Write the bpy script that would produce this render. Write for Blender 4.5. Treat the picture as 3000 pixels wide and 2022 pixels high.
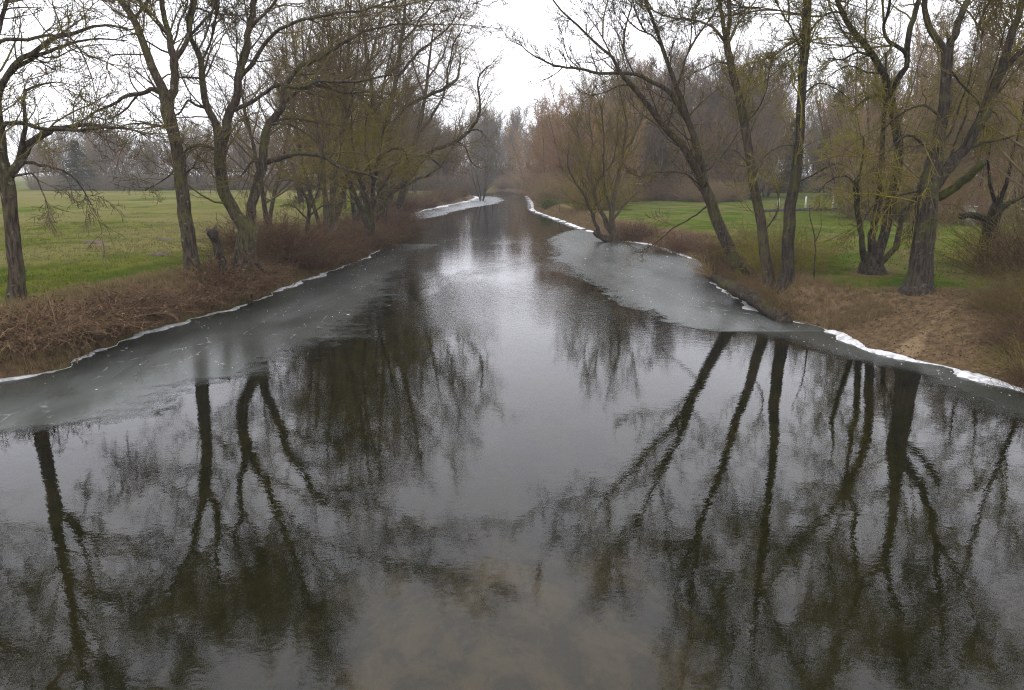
import bpy, math, random
import numpy as np
from mathutils import Vector, Quaternion

for o in list(bpy.data.objects):
    bpy.data.objects.remove(o)
scene = bpy.context.scene
COL = scene.collection

# ------------------------------------------------------------------ camera
cam_data = bpy.data.cameras.new('camera')
cam = bpy.data.objects.new('camera', cam_data)
COL.objects.link(cam)
cam.location = (0.0, 0.0, 5.0)
cam.rotation_euler = (math.radians(90 - 13.0), 0, 0)
cam_data.sensor_width = 36.0
cam_data.lens = 26.19
cam_data.clip_start = 0.1
cam_data.clip_end = 3000
scene.camera = cam

# ------------------------------------------------------------------ sky
SUN_EL, SUN_ROT = math.radians(58), math.radians(200)   # behind the bridge, veiled by cloud
world = bpy.data.worlds.new('World')
scene.world = world
world.use_nodes = True
wn, wl = world.node_tree.nodes, world.node_tree.links
wn.clear()
sky = wn.new('ShaderNodeTexSky')
sky.sky_type = 'NISHITA'
sky.sun_disc = False
sky.sun_elevation = SUN_EL
sky.sun_rotation = SUN_ROT
sky.dust_density = 4.0
wtc = wn.new('ShaderNodeTexCoord')
wsep = wn.new('ShaderNodeSeparateXYZ')
wl.new(wtc.outputs['Generated'], wsep.inputs[0])
wmax = wn.new('ShaderNodeMath'); wmax.operation = 'MAXIMUM'; wmax.inputs[1].default_value = 0.0
wl.new(wsep.outputs['Z'], wmax.inputs[0])
# an even bright overcast, a little brighter overhead
wma = wn.new('ShaderNodeMath'); wma.operation = 'MULTIPLY_ADD'
wma.inputs[1].default_value = 6.0; wma.inputs[2].default_value = 18.0
wl.new(wmax.outputs[0], wma.inputs[0])
wns = wn.new('ShaderNodeTexNoise')
wns.inputs['Scale'].default_value = 3.0; wns.inputs['Detail'].default_value = 5.0
wmap = wn.new('ShaderNodeMapping'); wmap.inputs['Scale'].default_value = (1, 1, 3)
wl.new(wtc.outputs['Generated'], wmap.inputs[0]); wl.new(wmap.outputs[0], wns.inputs['Vector'])
wmr = wn.new('ShaderNodeMapRange')
wmr.inputs[1].default_value = 0.3; wmr.inputs[2].default_value = 0.7
wmr.inputs[3].default_value = 0.92; wmr.inputs[4].default_value = 1.07
wl.new(wns.outputs['Fac'], wmr.inputs[0])
wmul = wn.new('ShaderNodeMath'); wmul.operation = 'MULTIPLY'
wl.new(wma.outputs[0], wmul.inputs[0]); wl.new(wmr.outputs[0], wmul.inputs[1])
wcol = wn.new('ShaderNodeVectorMath'); wcol.operation = 'SCALE'
wcol.inputs[0].default_value = (0.975, 0.982, 1.035)
wl.new(wmul.outputs[0], wcol.inputs['Scale'])
wmix = wn.new('ShaderNodeMix'); wmix.data_type = 'RGBA'
wmix.inputs[0].default_value = 0.96
wl.new(sky.outputs[0], wmix.inputs[6]); wl.new(wcol.outputs[0], wmix.inputs[7])
wbg = wn.new('ShaderNodeBackground'); wbg.inputs['Strength'].default_value = 0.1
wl.new(wmix.outputs[2], wbg.inputs['Color'])
wout = wn.new('ShaderNodeOutputWorld')
wl.new(wbg.outputs[0], wout.inputs['Surface'])

sun_data = bpy.data.lights.new('sun', 'SUN')
sun_data.energy = 0.5
sun_data.angle = math.radians(40)
sun_data.color = (1.0, 0.97, 0.92)
sun = bpy.data.objects.new('sun', sun_data)
COL.objects.link(sun)
sun.rotation_euler = (math.radians(90) - SUN_EL, 0, math.pi - SUN_ROT)

vs = scene.view_settings
vs.view_transform = 'Standard'
vs.look = 'None'
vs.exposure = 0.0
vs.gamma = 1.0
vs.use_curve_mapping = False
scene.render.engine = 'CYCLES'
cy = scene.cycles
cy.max_bounces = 8
cy.diffuse_bounces = 3
cy.glossy_bounces = 4
cy.transparent_max_bounces = 12
cy.volume_bounces = 1
cy.use_denoising = True
try:
    cy.denoiser = 'OPENIMAGEDENOISE'
    cy.denoising_input_passes = 'RGB_ALBEDO_NORMAL'
    cy.denoising_prefilter = 'NONE'
except Exception:
    pass
cy.filter_width = 1.15
cy.use_adaptive_sampling = True
cy.adaptive_threshold = 0.015
cy.adaptive_min_samples = 16

# ------------------------------------------------------------------ surveyed positions in metres: trees as limbs of (x, y, z, radius)
TREES = {
 'L1': [
  [(-13.93,20.7,1.37,0.354),(-13.91,20.7,1.69,0.247),(-13.84,20.7,2.29,0.204),(-13.78,20.7,3.02,0.191),(-13.73,20.7,3.86,0.178),(-13.68,20.7,4.46,0.194),(-13.67,20.7,4.86,0.204),(-13.73,20.7,5.27,0.175),(-13.73,20.7,5.73,0.157),(-13.7,20.7,6.41,0.145),(-13.68,20.7,6.97,0.138),(-13.65,20.7,7.74,0.121),(-13.64,20.7,8.5,0.109),(-13.65,20.7,9.35,0.092),(-13.54,20.7,11.11,0.063),(-13.38,20.7,12.68,0.031)],
  [(-13.61,20.7,4.92,0.125),(-13.35,20.81,5.36,0.113),(-13.09,20.98,5.8,0.102),(-12.79,21.13,6.0,0.091),(-12.55,21.27,6.19,0.08),(-12.22,21.44,6.27,0.064),(-11.75,21.71,6.33,0.053),(-11.19,22.05,6.26,0.036),(-10.63,22.42,6.16,0.021)],
  [(-13.68,20.7,6.69,0.078),(-13.58,20.78,7.14,0.072),(-13.36,20.89,7.52,0.067),(-12.95,21.05,7.9,0.056),(-12.45,21.25,8.13,0.051),(-12.15,21.39,8.34,0.039),(-11.75,21.56,8.45,0.034),(-11.26,21.79,8.57,0.023),(-10.68,22.07,8.56,0.015)],
  [(-13.69,20.72,6.8,0.089),(-13.52,20.76,7.25,0.083),(-13.19,20.83,7.7,0.072),(-12.73,20.92,8.04,0.066),(-12.28,21.02,8.37,0.066),(-11.91,21.1,8.57,0.061),(-11.62,21.17,8.63,0.05),(-11.14,21.28,8.78,0.039),(-10.77,21.36,8.83,0.028),(-10.26,21.5,8.72,0.017)],
  [(-13.65,20.7,7.9,0.066),(-13.42,20.65,8.22,0.054),(-13.1,20.59,8.35,0.049),(-12.5,20.46,8.37,0.043),(-11.97,20.33,8.37,0.037),(-11.45,20.19,8.29,0.027),(-10.68,19.95,7.96,0.021),(-9.92,19.67,7.6,0.016)],
  [(-13.63,20.7,7.85,0.077),(-13.47,20.76,8.4,0.066),(-13.3,20.85,8.95,0.055),(-13.17,20.91,9.29,0.049),(-13.08,20.98,9.62,0.044),(-12.98,21.12,10.29,0.033),(-12.87,21.27,10.95,0.022)],
  [(-13.72,20.7,5.9,0.073),(-13.57,20.67,6.21,0.067),(-13.34,20.65,6.28,0.061),(-12.96,20.6,6.25,0.056),(-12.53,20.54,6.15,0.05),(-12.02,20.46,6.1,0.044),(-11.12,20.31,6.16,0.038),(-10.1,20.13,6.15,0.027),(-9.36,19.97,5.92,0.016)],
  [(-13.38,20.79,5.3,0.074),(-13.16,20.7,5.73,0.067),(-12.9,20.55,6.18,0.055),(-12.77,20.38,6.61,0.044),(-12.53,20.19,7.03,0.038),(-12.12,20.04,7.21,0.027),(-11.46,19.79,7.27,0.016)],
  [(-13.58,20.72,4.98,0.068),(-13.17,20.79,5.27,0.051),(-12.86,20.86,5.19,0.04),(-12.56,20.94,5.16,0.034),(-12.17,21.07,4.98,0.023),(-11.94,21.21,4.56,0.017),(-11.83,21.35,4.13,0.012)],
  [(-13.56,20.72,4.92,0.045),(-12.87,20.53,4.98,0.028),(-12.61,20.32,4.58,0.022),(-12.33,20.03,4.13,0.011)],
  [(-13.63,20.7,8.71,0.071),(-12.99,20.32,9.68,0.053),(-12.13,19.83,10.36,0.036),(-11.14,19.24,10.95,0.02)],
  [(-13.65,20.7,9.35,0.07),(-14.24,20.94,10.24,0.049),(-15.05,21.39,11.41,0.027)],
  [(-13.7,20.7,6.41,0.067),(-14.39,20.94,7.22,0.05),(-15.36,21.27,7.82,0.034),(-16.39,21.6,8.09,0.023)],
 ],
 'L2': [
  [(-12.04,28.0,0.86,0.443),(-12.02,28.0,1.4,0.372),(-12.03,28.0,1.7,0.302),(-12.04,28.0,2.08,0.267),(-12.1,28.0,2.65,0.259),(-12.14,28.0,4.58,0.228),(-12.17,28.0,5.52,0.213),(-12.22,28.0,6.14,0.205),(-12.32,28.0,6.68,0.224),(-12.38,28.0,7.21,0.237),(-12.36,28.0,7.44,0.223),(-12.54,28.0,8.04,0.163),(-12.73,28.0,8.48,0.149),(-12.9,28.0,9.07,0.136),(-13.07,28.0,9.69,0.122),(-13.27,28.0,10.24,0.115),(-13.5,28.0,10.67,0.102),(-13.67,28.0,10.88,0.096),(-14.06,28.0,11.73,0.076),(-14.32,28.0,12.7,0.056),(-14.38,28.0,13.93,0.031)],
  [(-12.37,28.0,7.18,0.171),(-12.1,28.07,8.05,0.144),(-12.02,28.17,8.88,0.143),(-12.03,28.19,9.0,0.13),(-12.15,28.26,9.48,0.104),(-12.22,28.3,9.74,0.098),(-12.35,28.42,10.53,0.091),(-12.42,28.5,10.99,0.084),(-12.51,28.71,12.19,0.065),(-12.64,29.0,13.68,0.039)],
  [(-12.03,28.18,8.95,0.104),(-11.76,28.22,9.28,0.085),(-11.48,28.29,9.78,0.078),(-11.36,28.41,10.46,0.071),(-11.25,28.5,10.99,0.065),(-11.05,28.72,12.04,0.052),(-10.81,29.04,13.41,0.032)],
  [(-11.46,28.29,9.75,0.052),(-10.95,28.47,10.35,0.046),(-10.55,28.7,10.93,0.039),(-10.17,28.96,11.52,0.026),(-9.61,29.37,12.35,0.017)],
  [(-12.47,28.0,7.71,0.092),(-12.84,28.09,7.9,0.085),(-13.02,28.14,7.89,0.079),(-13.46,28.27,7.8,0.073),(-14.08,28.47,7.71,0.067),(-14.71,28.71,7.5,0.054),(-15.36,28.96,7.29,0.041),(-16.04,29.25,7.02,0.034),(-16.87,29.6,6.69,0.021)],
  [(-12.3,28.0,6.57,0.046),(-12.96,27.91,6.7,0.039),(-13.47,27.82,6.71,0.033),(-14.05,27.69,6.58,0.026),(-14.62,27.55,6.43,0.016)],
  [(-12.92,28.0,9.07,0.039),(-13.22,27.91,9.06,0.032),(-13.67,27.68,9.07,0.026),(-13.97,27.48,8.97,0.019),(-14.0,27.2,8.46,0.016)],
  [(-12.05,28.11,8.31,0.039),(-11.58,28.21,8.36,0.039),(-11.24,28.32,8.3,0.033)],
  [(-12.28,28.0,5.21,0.033),(-12.61,28.12,4.9,0.027),(-13.13,28.32,4.66,0.02),(-13.8,28.61,4.33,0.014)],
  [(-13.27,28.0,10.24,0.051),(-12.83,28.08,10.75,0.045),(-12.59,28.19,11.35,0.038),(-12.5,28.38,12.24,0.026)],
  [(-12.22,28.3,9.74,0.052),(-12.8,28.41,10.39,0.039),(-13.5,28.65,11.45,0.026)],
  [(-13.46,28.27,7.8,0.04),(-14.21,28.46,7.25,0.033),(-14.92,28.67,6.95,0.027),(-15.79,28.95,7.1,0.02)],
  [(-12.15,28.0,4.9,0.033),(-11.59,27.9,5.21,0.027),(-11.34,27.76,5.67,0.02)],
 ],
 'L3': [
  [(-10.8,29.0,0.07,0.565),(-10.69,29.0,0.68,0.471),(-10.52,29.0,1.55,0.393),(-10.36,29.0,2.23,0.376),(-10.21,29.0,2.87,0.389),(-10.47,29.0,3.24,0.246),(-10.68,29.0,3.66,0.23),(-10.97,29.0,4.24,0.229),(-11.06,29.0,5.14,0.22),(-10.96,29.0,5.86,0.226),(-10.97,29.0,6.21,0.233),(-11.08,29.0,6.77,0.145),(-11.34,29.0,7.53,0.13),(-11.42,29.0,8.38,0.114),(-11.4,29.0,8.99,0.107),(-11.63,29.0,9.6,0.092),(-11.76,29.0,9.95,0.078),(-11.74,29.0,10.5,0.063),(-11.49,29.0,11.09,0.056),(-11.25,29.0,11.97,0.042),(-11.07,29.0,12.98,0.028)],
  [(-10.96,29.0,5.94,0.19),(-10.82,29.01,6.42,0.182),(-10.59,29.03,6.9,0.167),(-10.27,29.06,7.53,0.152),(-10.12,29.1,8.28,0.144),(-9.9,29.16,9.21,0.129),(-9.62,29.22,10.13,0.114),(-9.36,29.29,11.15,0.106),(-9.14,29.39,12.35,0.084),(-8.91,29.5,13.69,0.056),(-8.78,29.6,14.86,0.035)],
  [(-10.2,29.0,2.77,0.224),(-10.03,29.02,3.24,0.186),(-9.89,29.09,4.07,0.178),(-9.58,29.18,5.01,0.17),(-9.42,29.29,5.98,0.155),(-9.11,29.4,6.79,0.14),(-8.71,29.51,7.6,0.125),(-8.47,29.61,8.29,0.102),(-8.13,29.7,8.77,0.088),(-7.52,29.8,9.15,0.073),(-6.46,29.98,9.71,0.059),(-5.55,30.14,10.25,0.044),(-4.4,30.33,10.52,0.029),(-3.42,30.5,10.47,0.019)],
  [(-10.08,29.11,8.42,0.086),(-9.93,29.09,8.62,0.086),(-9.42,28.99,9.1,0.078),(-9.07,28.88,9.58,0.07),(-8.4,28.7,10.1,0.063),(-7.54,28.49,10.3,0.055),(-5.99,28.08,10.44,0.048),(-4.76,27.71,10.61,0.033),(-3.48,27.29,10.87,0.026),(-2.4,26.91,10.92,0.016)],
  [(-10.35,29.05,7.29,0.087),(-10.13,29.03,7.4,0.079),(-9.44,28.91,7.75,0.072),(-8.55,28.72,8.09,0.064),(-7.69,28.52,8.02,0.063),(-6.81,28.28,8.29,0.063),(-6.11,28.08,8.17,0.055),(-5.19,27.8,8.17,0.041),(-4.2,27.48,8.35,0.027)],
  [(-8.75,29.51,7.52,0.066),(-8.46,29.55,7.73,0.066),(-8.04,29.63,8.06,0.059),(-7.16,29.8,8.23,0.059),(-6.3,30.02,7.94,0.045),(-5.33,30.27,8.12,0.03)],
  [(-9.5,29.23,5.35,0.118),(-8.85,29.13,5.54,0.096),(-7.95,28.93,5.7,0.087),(-7.07,28.69,5.53,0.08),(-6.08,28.35,5.13,0.057),(-5.05,27.99,4.9,0.035),(-4.54,27.77,4.58,0.021)],
  [(-11.0,29.0,5.86,0.066),(-11.3,29.07,5.94,0.066),(-11.67,29.18,6.03,0.059),(-12.18,29.36,5.95,0.052),(-12.56,29.52,5.76,0.037),(-12.66,29.77,5.27,0.023)],
  [(-11.42,29.0,7.37,0.058),(-11.78,29.06,7.48,0.051),(-12.04,29.13,7.62,0.043),(-12.35,29.23,7.42,0.036),(-12.59,29.33,7.16,0.029)],
  [(-9.5,29.23,5.3,0.074),(-9.82,29.11,5.46,0.059),(-10.11,28.91,5.14,0.044),(-10.24,28.76,4.89,0.022)],
  [(-9.62,29.22,10.13,0.064),(-9.1,29.39,10.72,0.057),(-8.34,29.75,11.55,0.043),(-7.6,30.24,12.57,0.029)],
  [(-9.36,29.29,11.15,0.064),(-10.0,29.51,12.09,0.049),(-10.51,29.85,13.21,0.028)],
  [(-11.4,29.0,8.99,0.043),(-11.08,29.29,9.8,0.036),(-11.0,29.68,10.63,0.029),(-10.95,30.22,11.65,0.022)],
  [(-9.11,29.4,6.79,0.059),(-8.54,29.33,6.84,0.044),(-7.86,29.19,6.51,0.029),(-7.35,29.04,6.02,0.022)],
 ],
 'L4a': [
  [(-9.94,40.0,0.59,0.191),(-9.88,40.0,2.57,0.147),(-9.88,40.0,4.17,0.125),(-9.88,40.0,5.52,0.114),(-9.99,40.0,6.63,0.103),(-10.14,40.0,7.94,0.082),(-10.4,40.0,9.23,0.061),(-10.54,40.0,10.72,0.04),(-10.55,40.0,12.17,0.02)],
  [(-9.88,40.0,5.52,0.062),(-9.59,40.17,6.42,0.052),(-9.49,40.53,7.76,0.041),(-9.64,41.05,9.35,0.031)],
  [(-9.84,40.0,4.17,0.052),(-10.78,40.29,4.4,0.042),(-11.83,40.75,4.62,0.032),(-12.66,41.14,4.5,0.021)],
  [(-9.99,40.0,6.63,0.062),(-10.85,40.42,7.53,0.052),(-11.63,40.9,8.23,0.042),(-12.17,41.26,8.7,0.021)],
 ],
 'L4b': [
  [(-9.95,42.0,0.37,0.211),(-10.03,42.0,2.45,0.177),(-9.87,42.0,4.13,0.165),(-9.68,42.0,5.31,0.164),(-9.37,42.0,6.71,0.163),(-9.13,42.0,7.63,0.162),(-9.04,42.0,8.54,0.151),(-8.87,42.0,9.89,0.12),(-8.71,42.0,11.22,0.089),(-8.52,42.0,12.75,0.059),(-8.31,42.0,14.67,0.029)],
  [(-9.13,42.0,7.63,0.091),(-8.69,41.8,8.53,0.08),(-8.32,41.44,9.61,0.059),(-7.97,40.85,11.05,0.039),(-7.64,40.17,12.41,0.028)],
  [(-9.37,42.0,6.71,0.081),(-10.04,42.25,7.42,0.061),(-10.57,42.75,8.61,0.051),(-10.78,43.42,10.06,0.031)],
  [(-9.04,42.0,8.54,0.081),(-9.31,41.68,9.63,0.06),(-9.46,41.12,10.88,0.039),(-9.35,40.48,12.05,0.029)],
  [(-9.75,42.0,4.96,0.072),(-10.27,42.11,4.84,0.052),(-11.0,42.43,4.12,0.031)],
  [(-8.87,42.0,9.89,0.06),(-7.85,42.23,10.59,0.05),(-6.93,42.59,11.53,0.03)],
 ],
 'haw': [
  [(-10.38,37.0,0.92,0.147),(-10.24,37.0,1.68,0.127),(-10.09,37.0,2.33,0.117),(-9.92,37.0,3.14,0.097),(-9.87,37.0,3.82,0.058),(-9.86,37.0,4.34,0.039)],
  [(-9.92,37.0,3.07,0.068),(-9.98,36.89,3.71,0.048),(-10.09,36.81,4.03,0.029)],
  [(-9.93,37.0,2.97,0.058),(-9.37,37.22,3.38,0.039),(-8.78,37.5,3.48,0.029)],
  [(-10.0,37.0,2.76,0.049),(-10.45,37.14,3.17,0.039),(-10.79,37.27,3.38,0.02)],
  [(-9.93,36.98,3.18,0.048),(-9.57,37.28,4.02,0.039),(-9.45,37.7,4.86,0.029)],
 ],
 'L5': [
  [(-9.1,45.0,-0.15,0.323),(-8.77,45.0,0.7,0.286),(-8.57,45.0,1.49,0.297),(-8.57,45.0,2.19,0.308),(-9.1,45.0,3.17,0.165),(-9.45,45.0,4.07,0.141),(-9.79,45.0,5.09,0.117),(-10.13,45.0,6.09,0.093),(-10.32,45.0,7.33,0.069),(-10.37,45.0,8.8,0.046)],
  [(-8.57,45.0,2.11,0.178),(-8.64,44.75,3.57,0.14),(-8.91,44.41,4.83,0.104),(-9.03,44.03,6.07,0.079),(-9.01,43.61,7.26,0.056),(-8.98,43.16,8.41,0.033)],
  [(-8.55,45.0,2.06,0.178),(-8.2,44.77,3.06,0.141),(-8.02,44.33,4.34,0.115),(-7.59,43.69,5.81,0.09),(-7.19,43.08,6.99,0.055),(-6.77,42.3,8.34,0.032)],
  [(-8.2,44.77,3.06,0.082),(-7.65,45.17,4.32,0.07),(-7.04,45.67,5.34,0.059),(-6.42,46.06,5.86,0.036)],
  [(-8.02,44.33,4.34,0.069),(-8.29,44.01,5.58,0.057),(-8.24,43.44,7.01,0.045),(-7.96,42.9,8.16,0.033)],
  [(-9.45,45.0,4.07,0.07),(-10.15,44.7,4.33,0.058),(-10.66,44.25,4.84,0.034)],
  [(-7.59,43.69,5.81,0.068),(-6.86,43.95,6.31,0.057),(-6.27,44.21,6.31,0.046),(-5.97,44.61,5.58,0.035)],
 ],
 'L6': [
  [(-10.11,58.0,0.14,0.463),(-9.87,58.0,2.81,0.401),(-9.86,58.0,4.78,0.369),(-9.85,58.0,6.89,0.352),(-9.12,58.0,9.58,0.195),(-8.55,58.0,11.76,0.166),(-8.14,58.0,14.2,0.137),(-7.74,58.0,16.59,0.095),(-7.51,58.0,18.94,0.054)],
  [(-9.85,58.0,6.72,0.197),(-10.19,57.61,9.55,0.166),(-10.35,57.18,11.66,0.136),(-10.46,56.61,13.98,0.107),(-10.55,55.98,16.19,0.078),(-10.47,55.3,18.29,0.051)],
  [(-9.8,58.0,6.4,0.198),(-9.08,58.54,8.51,0.17),(-8.28,59.03,9.73,0.156),(-7.47,59.38,10.17,0.142),(-6.18,59.97,10.87,0.129),(-5.03,60.51,11.41,0.116),(-4.2,61.04,12.27,0.102),(-4.05,61.51,13.31,0.073),(-4.13,61.91,14.17,0.044)],
  [(-9.79,58.0,3.14,0.215),(-8.62,57.81,3.97,0.199),(-7.66,57.56,4.79,0.183),(-6.49,57.15,6.07,0.167),(-5.29,56.77,6.85,0.152),(-3.95,56.35,7.36,0.137),(-3.12,56.02,7.99,0.122),(-2.36,55.58,9.03,0.094),(-2.27,55.23,9.96,0.079),(-2.4,54.83,10.95,0.065),(-2.07,54.46,11.78,0.052),(-1.6,54.21,12.18,0.039)],
  [(-4.12,56.44,7.3,0.068),(-3.49,56.61,6.9,0.055),(-3.19,56.86,6.22,0.048),(-2.89,57.11,5.68,0.042),(-2.25,57.41,5.33,0.028)],
  [(-9.82,58.0,4.13,0.114),(-9.17,58.5,5.6,0.086),(-7.96,59.1,6.17,0.086),(-6.78,59.72,6.28,0.073),(-5.98,60.24,5.79,0.059),(-5.34,60.72,5.28,0.045)],
  [(-8.55,58.0,11.76,0.111),(-7.16,57.62,13.23,0.095),(-5.63,57.11,14.35,0.067),(-4.47,56.65,15.16,0.053),(-3.81,56.27,15.96,0.039)],
  [(-8.14,58.0,14.2,0.096),(-6.78,57.76,15.65,0.081),(-5.44,57.4,17.06,0.053),(-4.76,57.11,18.15,0.04)],
  [(-10.19,57.61,9.55,0.097),(-11.36,57.23,10.75,0.082),(-12.44,56.61,12.2,0.054),(-12.8,55.88,13.86,0.04)],
  [(-5.03,60.51,11.41,0.087),(-4.79,59.97,12.94,0.071),(-4.36,59.16,14.38,0.056),(-3.65,58.5,15.19,0.041)],
  [(-3.12,56.02,7.99,0.068),(-2.5,56.28,8.07,0.054),(-2.12,56.5,7.99,0.027)],
 ],
 'L6b': [
  [(-11.07,72.0,0.3,0.37),(-10.33,72.0,3.51,0.333),(-9.63,72.0,5.94,0.281),(-8.73,72.0,8.73,0.213),(-8.03,72.0,11.85,0.162),(-7.55,72.0,14.91,0.112),(-7.07,72.0,17.91,0.064)],
  [(-9.82,72.0,5.14,0.149),(-10.11,72.93,7.97,0.133),(-10.84,74.31,10.87,0.101),(-11.44,76.4,14.71,0.068)],
  [(-8.52,72.0,8.73,0.147),(-7.01,71.63,10.66,0.113),(-5.9,71.04,12.9,0.08),(-5.2,70.27,15.41,0.047)],
  [(-8.03,72.0,11.85,0.114),(-9.03,72.51,14.6,0.081),(-9.24,73.21,17.37,0.049)],
  [(-10.24,72.0,3.72,0.133),(-7.44,72.66,5.14,0.1),(-6.0,73.32,6.77,0.084),(-4.77,74.26,9.25,0.051)],
  [(-7.79,72.0,13.39,0.097),(-6.26,71.15,15.17,0.079),(-5.33,69.86,17.17,0.046)],
 ],
 'R1': [
  [(7.83,55.7,-0.26,0.501),(7.66,55.7,0.17,0.442),(7.54,55.7,0.65,0.353),(7.43,55.7,1.14,0.264),(7.37,55.7,1.94,0.205),(7.49,55.7,3.53,0.16),(7.77,55.7,4.79,0.13),(8.04,55.7,6.35,0.115),(8.21,55.7,7.88,0.1),(8.28,55.7,8.49,0.085),(7.93,55.7,9.7,0.057),(7.56,55.7,11.19,0.042)],
  [(7.53,55.7,0.07,0.191),(6.92,55.59,0.24,0.176),(6.25,55.29,1.07,0.146),(5.78,54.83,2.27,0.115),(5.23,54.36,3.29,0.099),(4.57,53.79,4.35,0.07),(4.02,53.35,5.04,0.055),(3.77,52.65,6.27,0.034)],
  [(7.52,55.7,0.49,0.235),(7.02,55.85,1.29,0.191),(6.5,56.15,2.4,0.162),(6.06,56.58,3.77,0.147),(5.65,57.05,5.11,0.103),(5.18,57.65,6.71,0.074),(4.87,58.42,8.66,0.045)],
  [(7.44,55.7,0.81,0.176),(7.18,55.51,2.27,0.131),(6.75,55.11,4.17,0.1),(6.49,54.65,6.02,0.071),(6.44,54.13,7.8,0.055),(6.11,53.56,9.52,0.041)],
  [(7.45,55.7,1.62,0.102),(8.37,56.05,2.73,0.073),(9.22,56.45,3.51,0.059),(9.95,56.87,4.31,0.037)],
  [(6.13,56.58,3.64,0.088),(6.57,56.43,4.79,0.073),(7.33,56.21,5.73,0.058),(7.57,55.95,6.97,0.043),(7.61,55.51,8.78,0.028)],
  [(8.04,55.7,6.35,0.072),(8.83,55.95,7.59,0.057),(9.48,56.37,9.15,0.043),(9.82,56.94,11.03,0.029)],
  [(5.65,57.05,5.11,0.074),(5.97,57.45,7.03,0.059),(5.82,58.04,8.95,0.044),(6.01,58.73,10.9,0.03)],
 ],
 'R2': [
  [(10.06,31.0,-0.1,0.425),(9.76,31.0,0.46,0.348),(9.41,31.0,1.09,0.286),(8.87,31.0,2.22,0.247),(8.35,31.0,3.3,0.23),(7.97,31.0,4.18,0.221),(7.83,31.0,4.54,0.206),(7.73,31.0,5.06,0.168),(7.51,31.0,5.75,0.153),(7.26,31.0,6.47,0.138),(6.99,31.0,7.1,0.115),(6.73,31.0,7.87,0.1),(6.53,31.0,8.28,0.093),(6.18,31.0,9.02,0.085),(5.89,31.0,9.71,0.078),(5.6,31.0,10.48,0.063),(5.13,31.0,11.51,0.056),(4.67,31.0,12.45,0.041),(4.3,31.0,13.37,0.027)],
  [(7.85,31.0,4.45,0.191),(7.44,30.94,5.2,0.161),(6.91,30.87,5.83,0.145),(6.48,30.79,6.37,0.13),(5.99,30.69,6.99,0.121),(5.26,30.56,7.69,0.106),(4.52,30.41,8.38,0.091),(4.15,30.32,8.81,0.076),(3.86,30.22,9.27,0.062),(3.2,30.08,9.82,0.048),(2.51,29.92,10.36,0.041),(2.0,29.8,10.73,0.034),(1.45,29.65,11.23,0.027),(1.08,29.5,11.79,0.016)],
  [(7.0,31.0,7.06,0.108),(6.78,30.97,7.33,0.101),(6.45,30.91,7.77,0.093),(5.92,30.8,8.31,0.085),(5.24,30.68,8.57,0.078),(4.78,30.59,8.73,0.07),(4.18,30.48,8.76,0.063),(3.3,30.3,8.8,0.056),(2.56,30.14,8.91,0.048),(1.87,29.98,8.94,0.041),(1.37,29.85,9.06,0.034),(0.86,29.71,9.25,0.027),(0.53,29.61,9.46,0.02),(0.25,29.5,9.72,0.013)],
  [(4.52,30.41,8.33,0.035),(4.13,30.37,8.3,0.035),(3.61,30.28,8.04,0.028),(3.01,30.17,7.92,0.021),(2.66,30.1,8.02,0.014)],
  [(3.87,30.22,9.24,0.035),(3.54,30.12,9.78,0.027),(3.09,29.94,10.37,0.02),(2.64,29.72,10.94,0.013)],
  [(8.19,31.0,3.65,0.044),(7.96,31.05,3.67,0.044),(7.61,31.22,3.3,0.037),(6.91,31.59,2.85,0.03),(6.33,32.0,2.26,0.023),(5.6,32.54,1.6,0.016)],
  [(7.89,31.0,4.39,0.044),(7.66,30.96,4.47,0.037),(6.97,30.69,4.94,0.033),(6.19,30.38,5.06,0.029),(5.39,30.0,4.94,0.021),(4.89,29.71,4.72,0.014)],
  [(5.93,31.0,9.71,0.042),(5.41,30.84,10.21,0.035),(4.68,30.6,10.49,0.028),(4.11,30.28,11.05,0.02)],
  [(6.53,31.0,8.28,0.043),(6.73,30.77,9.07,0.035),(6.85,30.37,9.97,0.028),(6.75,29.82,10.96,0.02)],
  [(2.56,30.14,8.91,0.024),(2.12,30.01,9.29,0.021),(1.9,29.8,9.8,0.014)],
  [(4.78,30.59,8.73,0.035),(4.41,30.83,9.41,0.028),(4.26,31.13,10.1,0.021),(3.86,31.54,10.82,0.014)],
 ],
 'R3': [
  [(9.98,28.3,0.34,0.389),(9.88,28.3,0.75,0.31),(9.79,28.3,1.09,0.24),(9.69,28.3,1.54,0.208),(9.53,28.3,2.3,0.192),(9.41,28.3,2.91,0.183),(9.16,28.3,3.93,0.174),(8.89,28.3,4.89,0.165),(8.69,28.3,5.84,0.156),(8.48,28.3,6.73,0.155),(8.21,28.3,7.69,0.139),(7.93,28.3,8.49,0.131),(7.74,28.3,9.19,0.123),(7.66,28.3,9.59,0.115)],
  [(7.67,28.3,9.53,0.079),(7.53,28.46,10.25,0.072),(7.41,28.71,11.03,0.065),(7.31,29.12,12.14,0.051),(7.17,29.67,13.45,0.029)],
  [(7.67,28.3,9.53,0.087),(7.63,28.13,10.19,0.078),(7.51,27.87,10.85,0.07),(7.35,27.28,11.96,0.054),(7.13,26.52,13.07,0.033)],
  [(7.67,28.3,9.53,0.051),(7.5,28.34,9.69,0.051),(7.16,28.5,10.11,0.043),(6.66,28.7,10.34,0.036),(6.18,28.91,10.44,0.033),(5.57,29.19,10.61,0.026),(4.98,29.53,10.98,0.019)],
  [(7.85,28.3,8.75,0.033),(7.4,28.44,8.91,0.026),(6.99,28.65,8.72,0.022),(6.65,28.85,8.59,0.015)],
  [(8.85,28.3,5.05,0.03),(8.35,28.2,5.68,0.026),(7.83,28.11,5.84,0.022),(7.33,27.99,5.52,0.015)],
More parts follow.
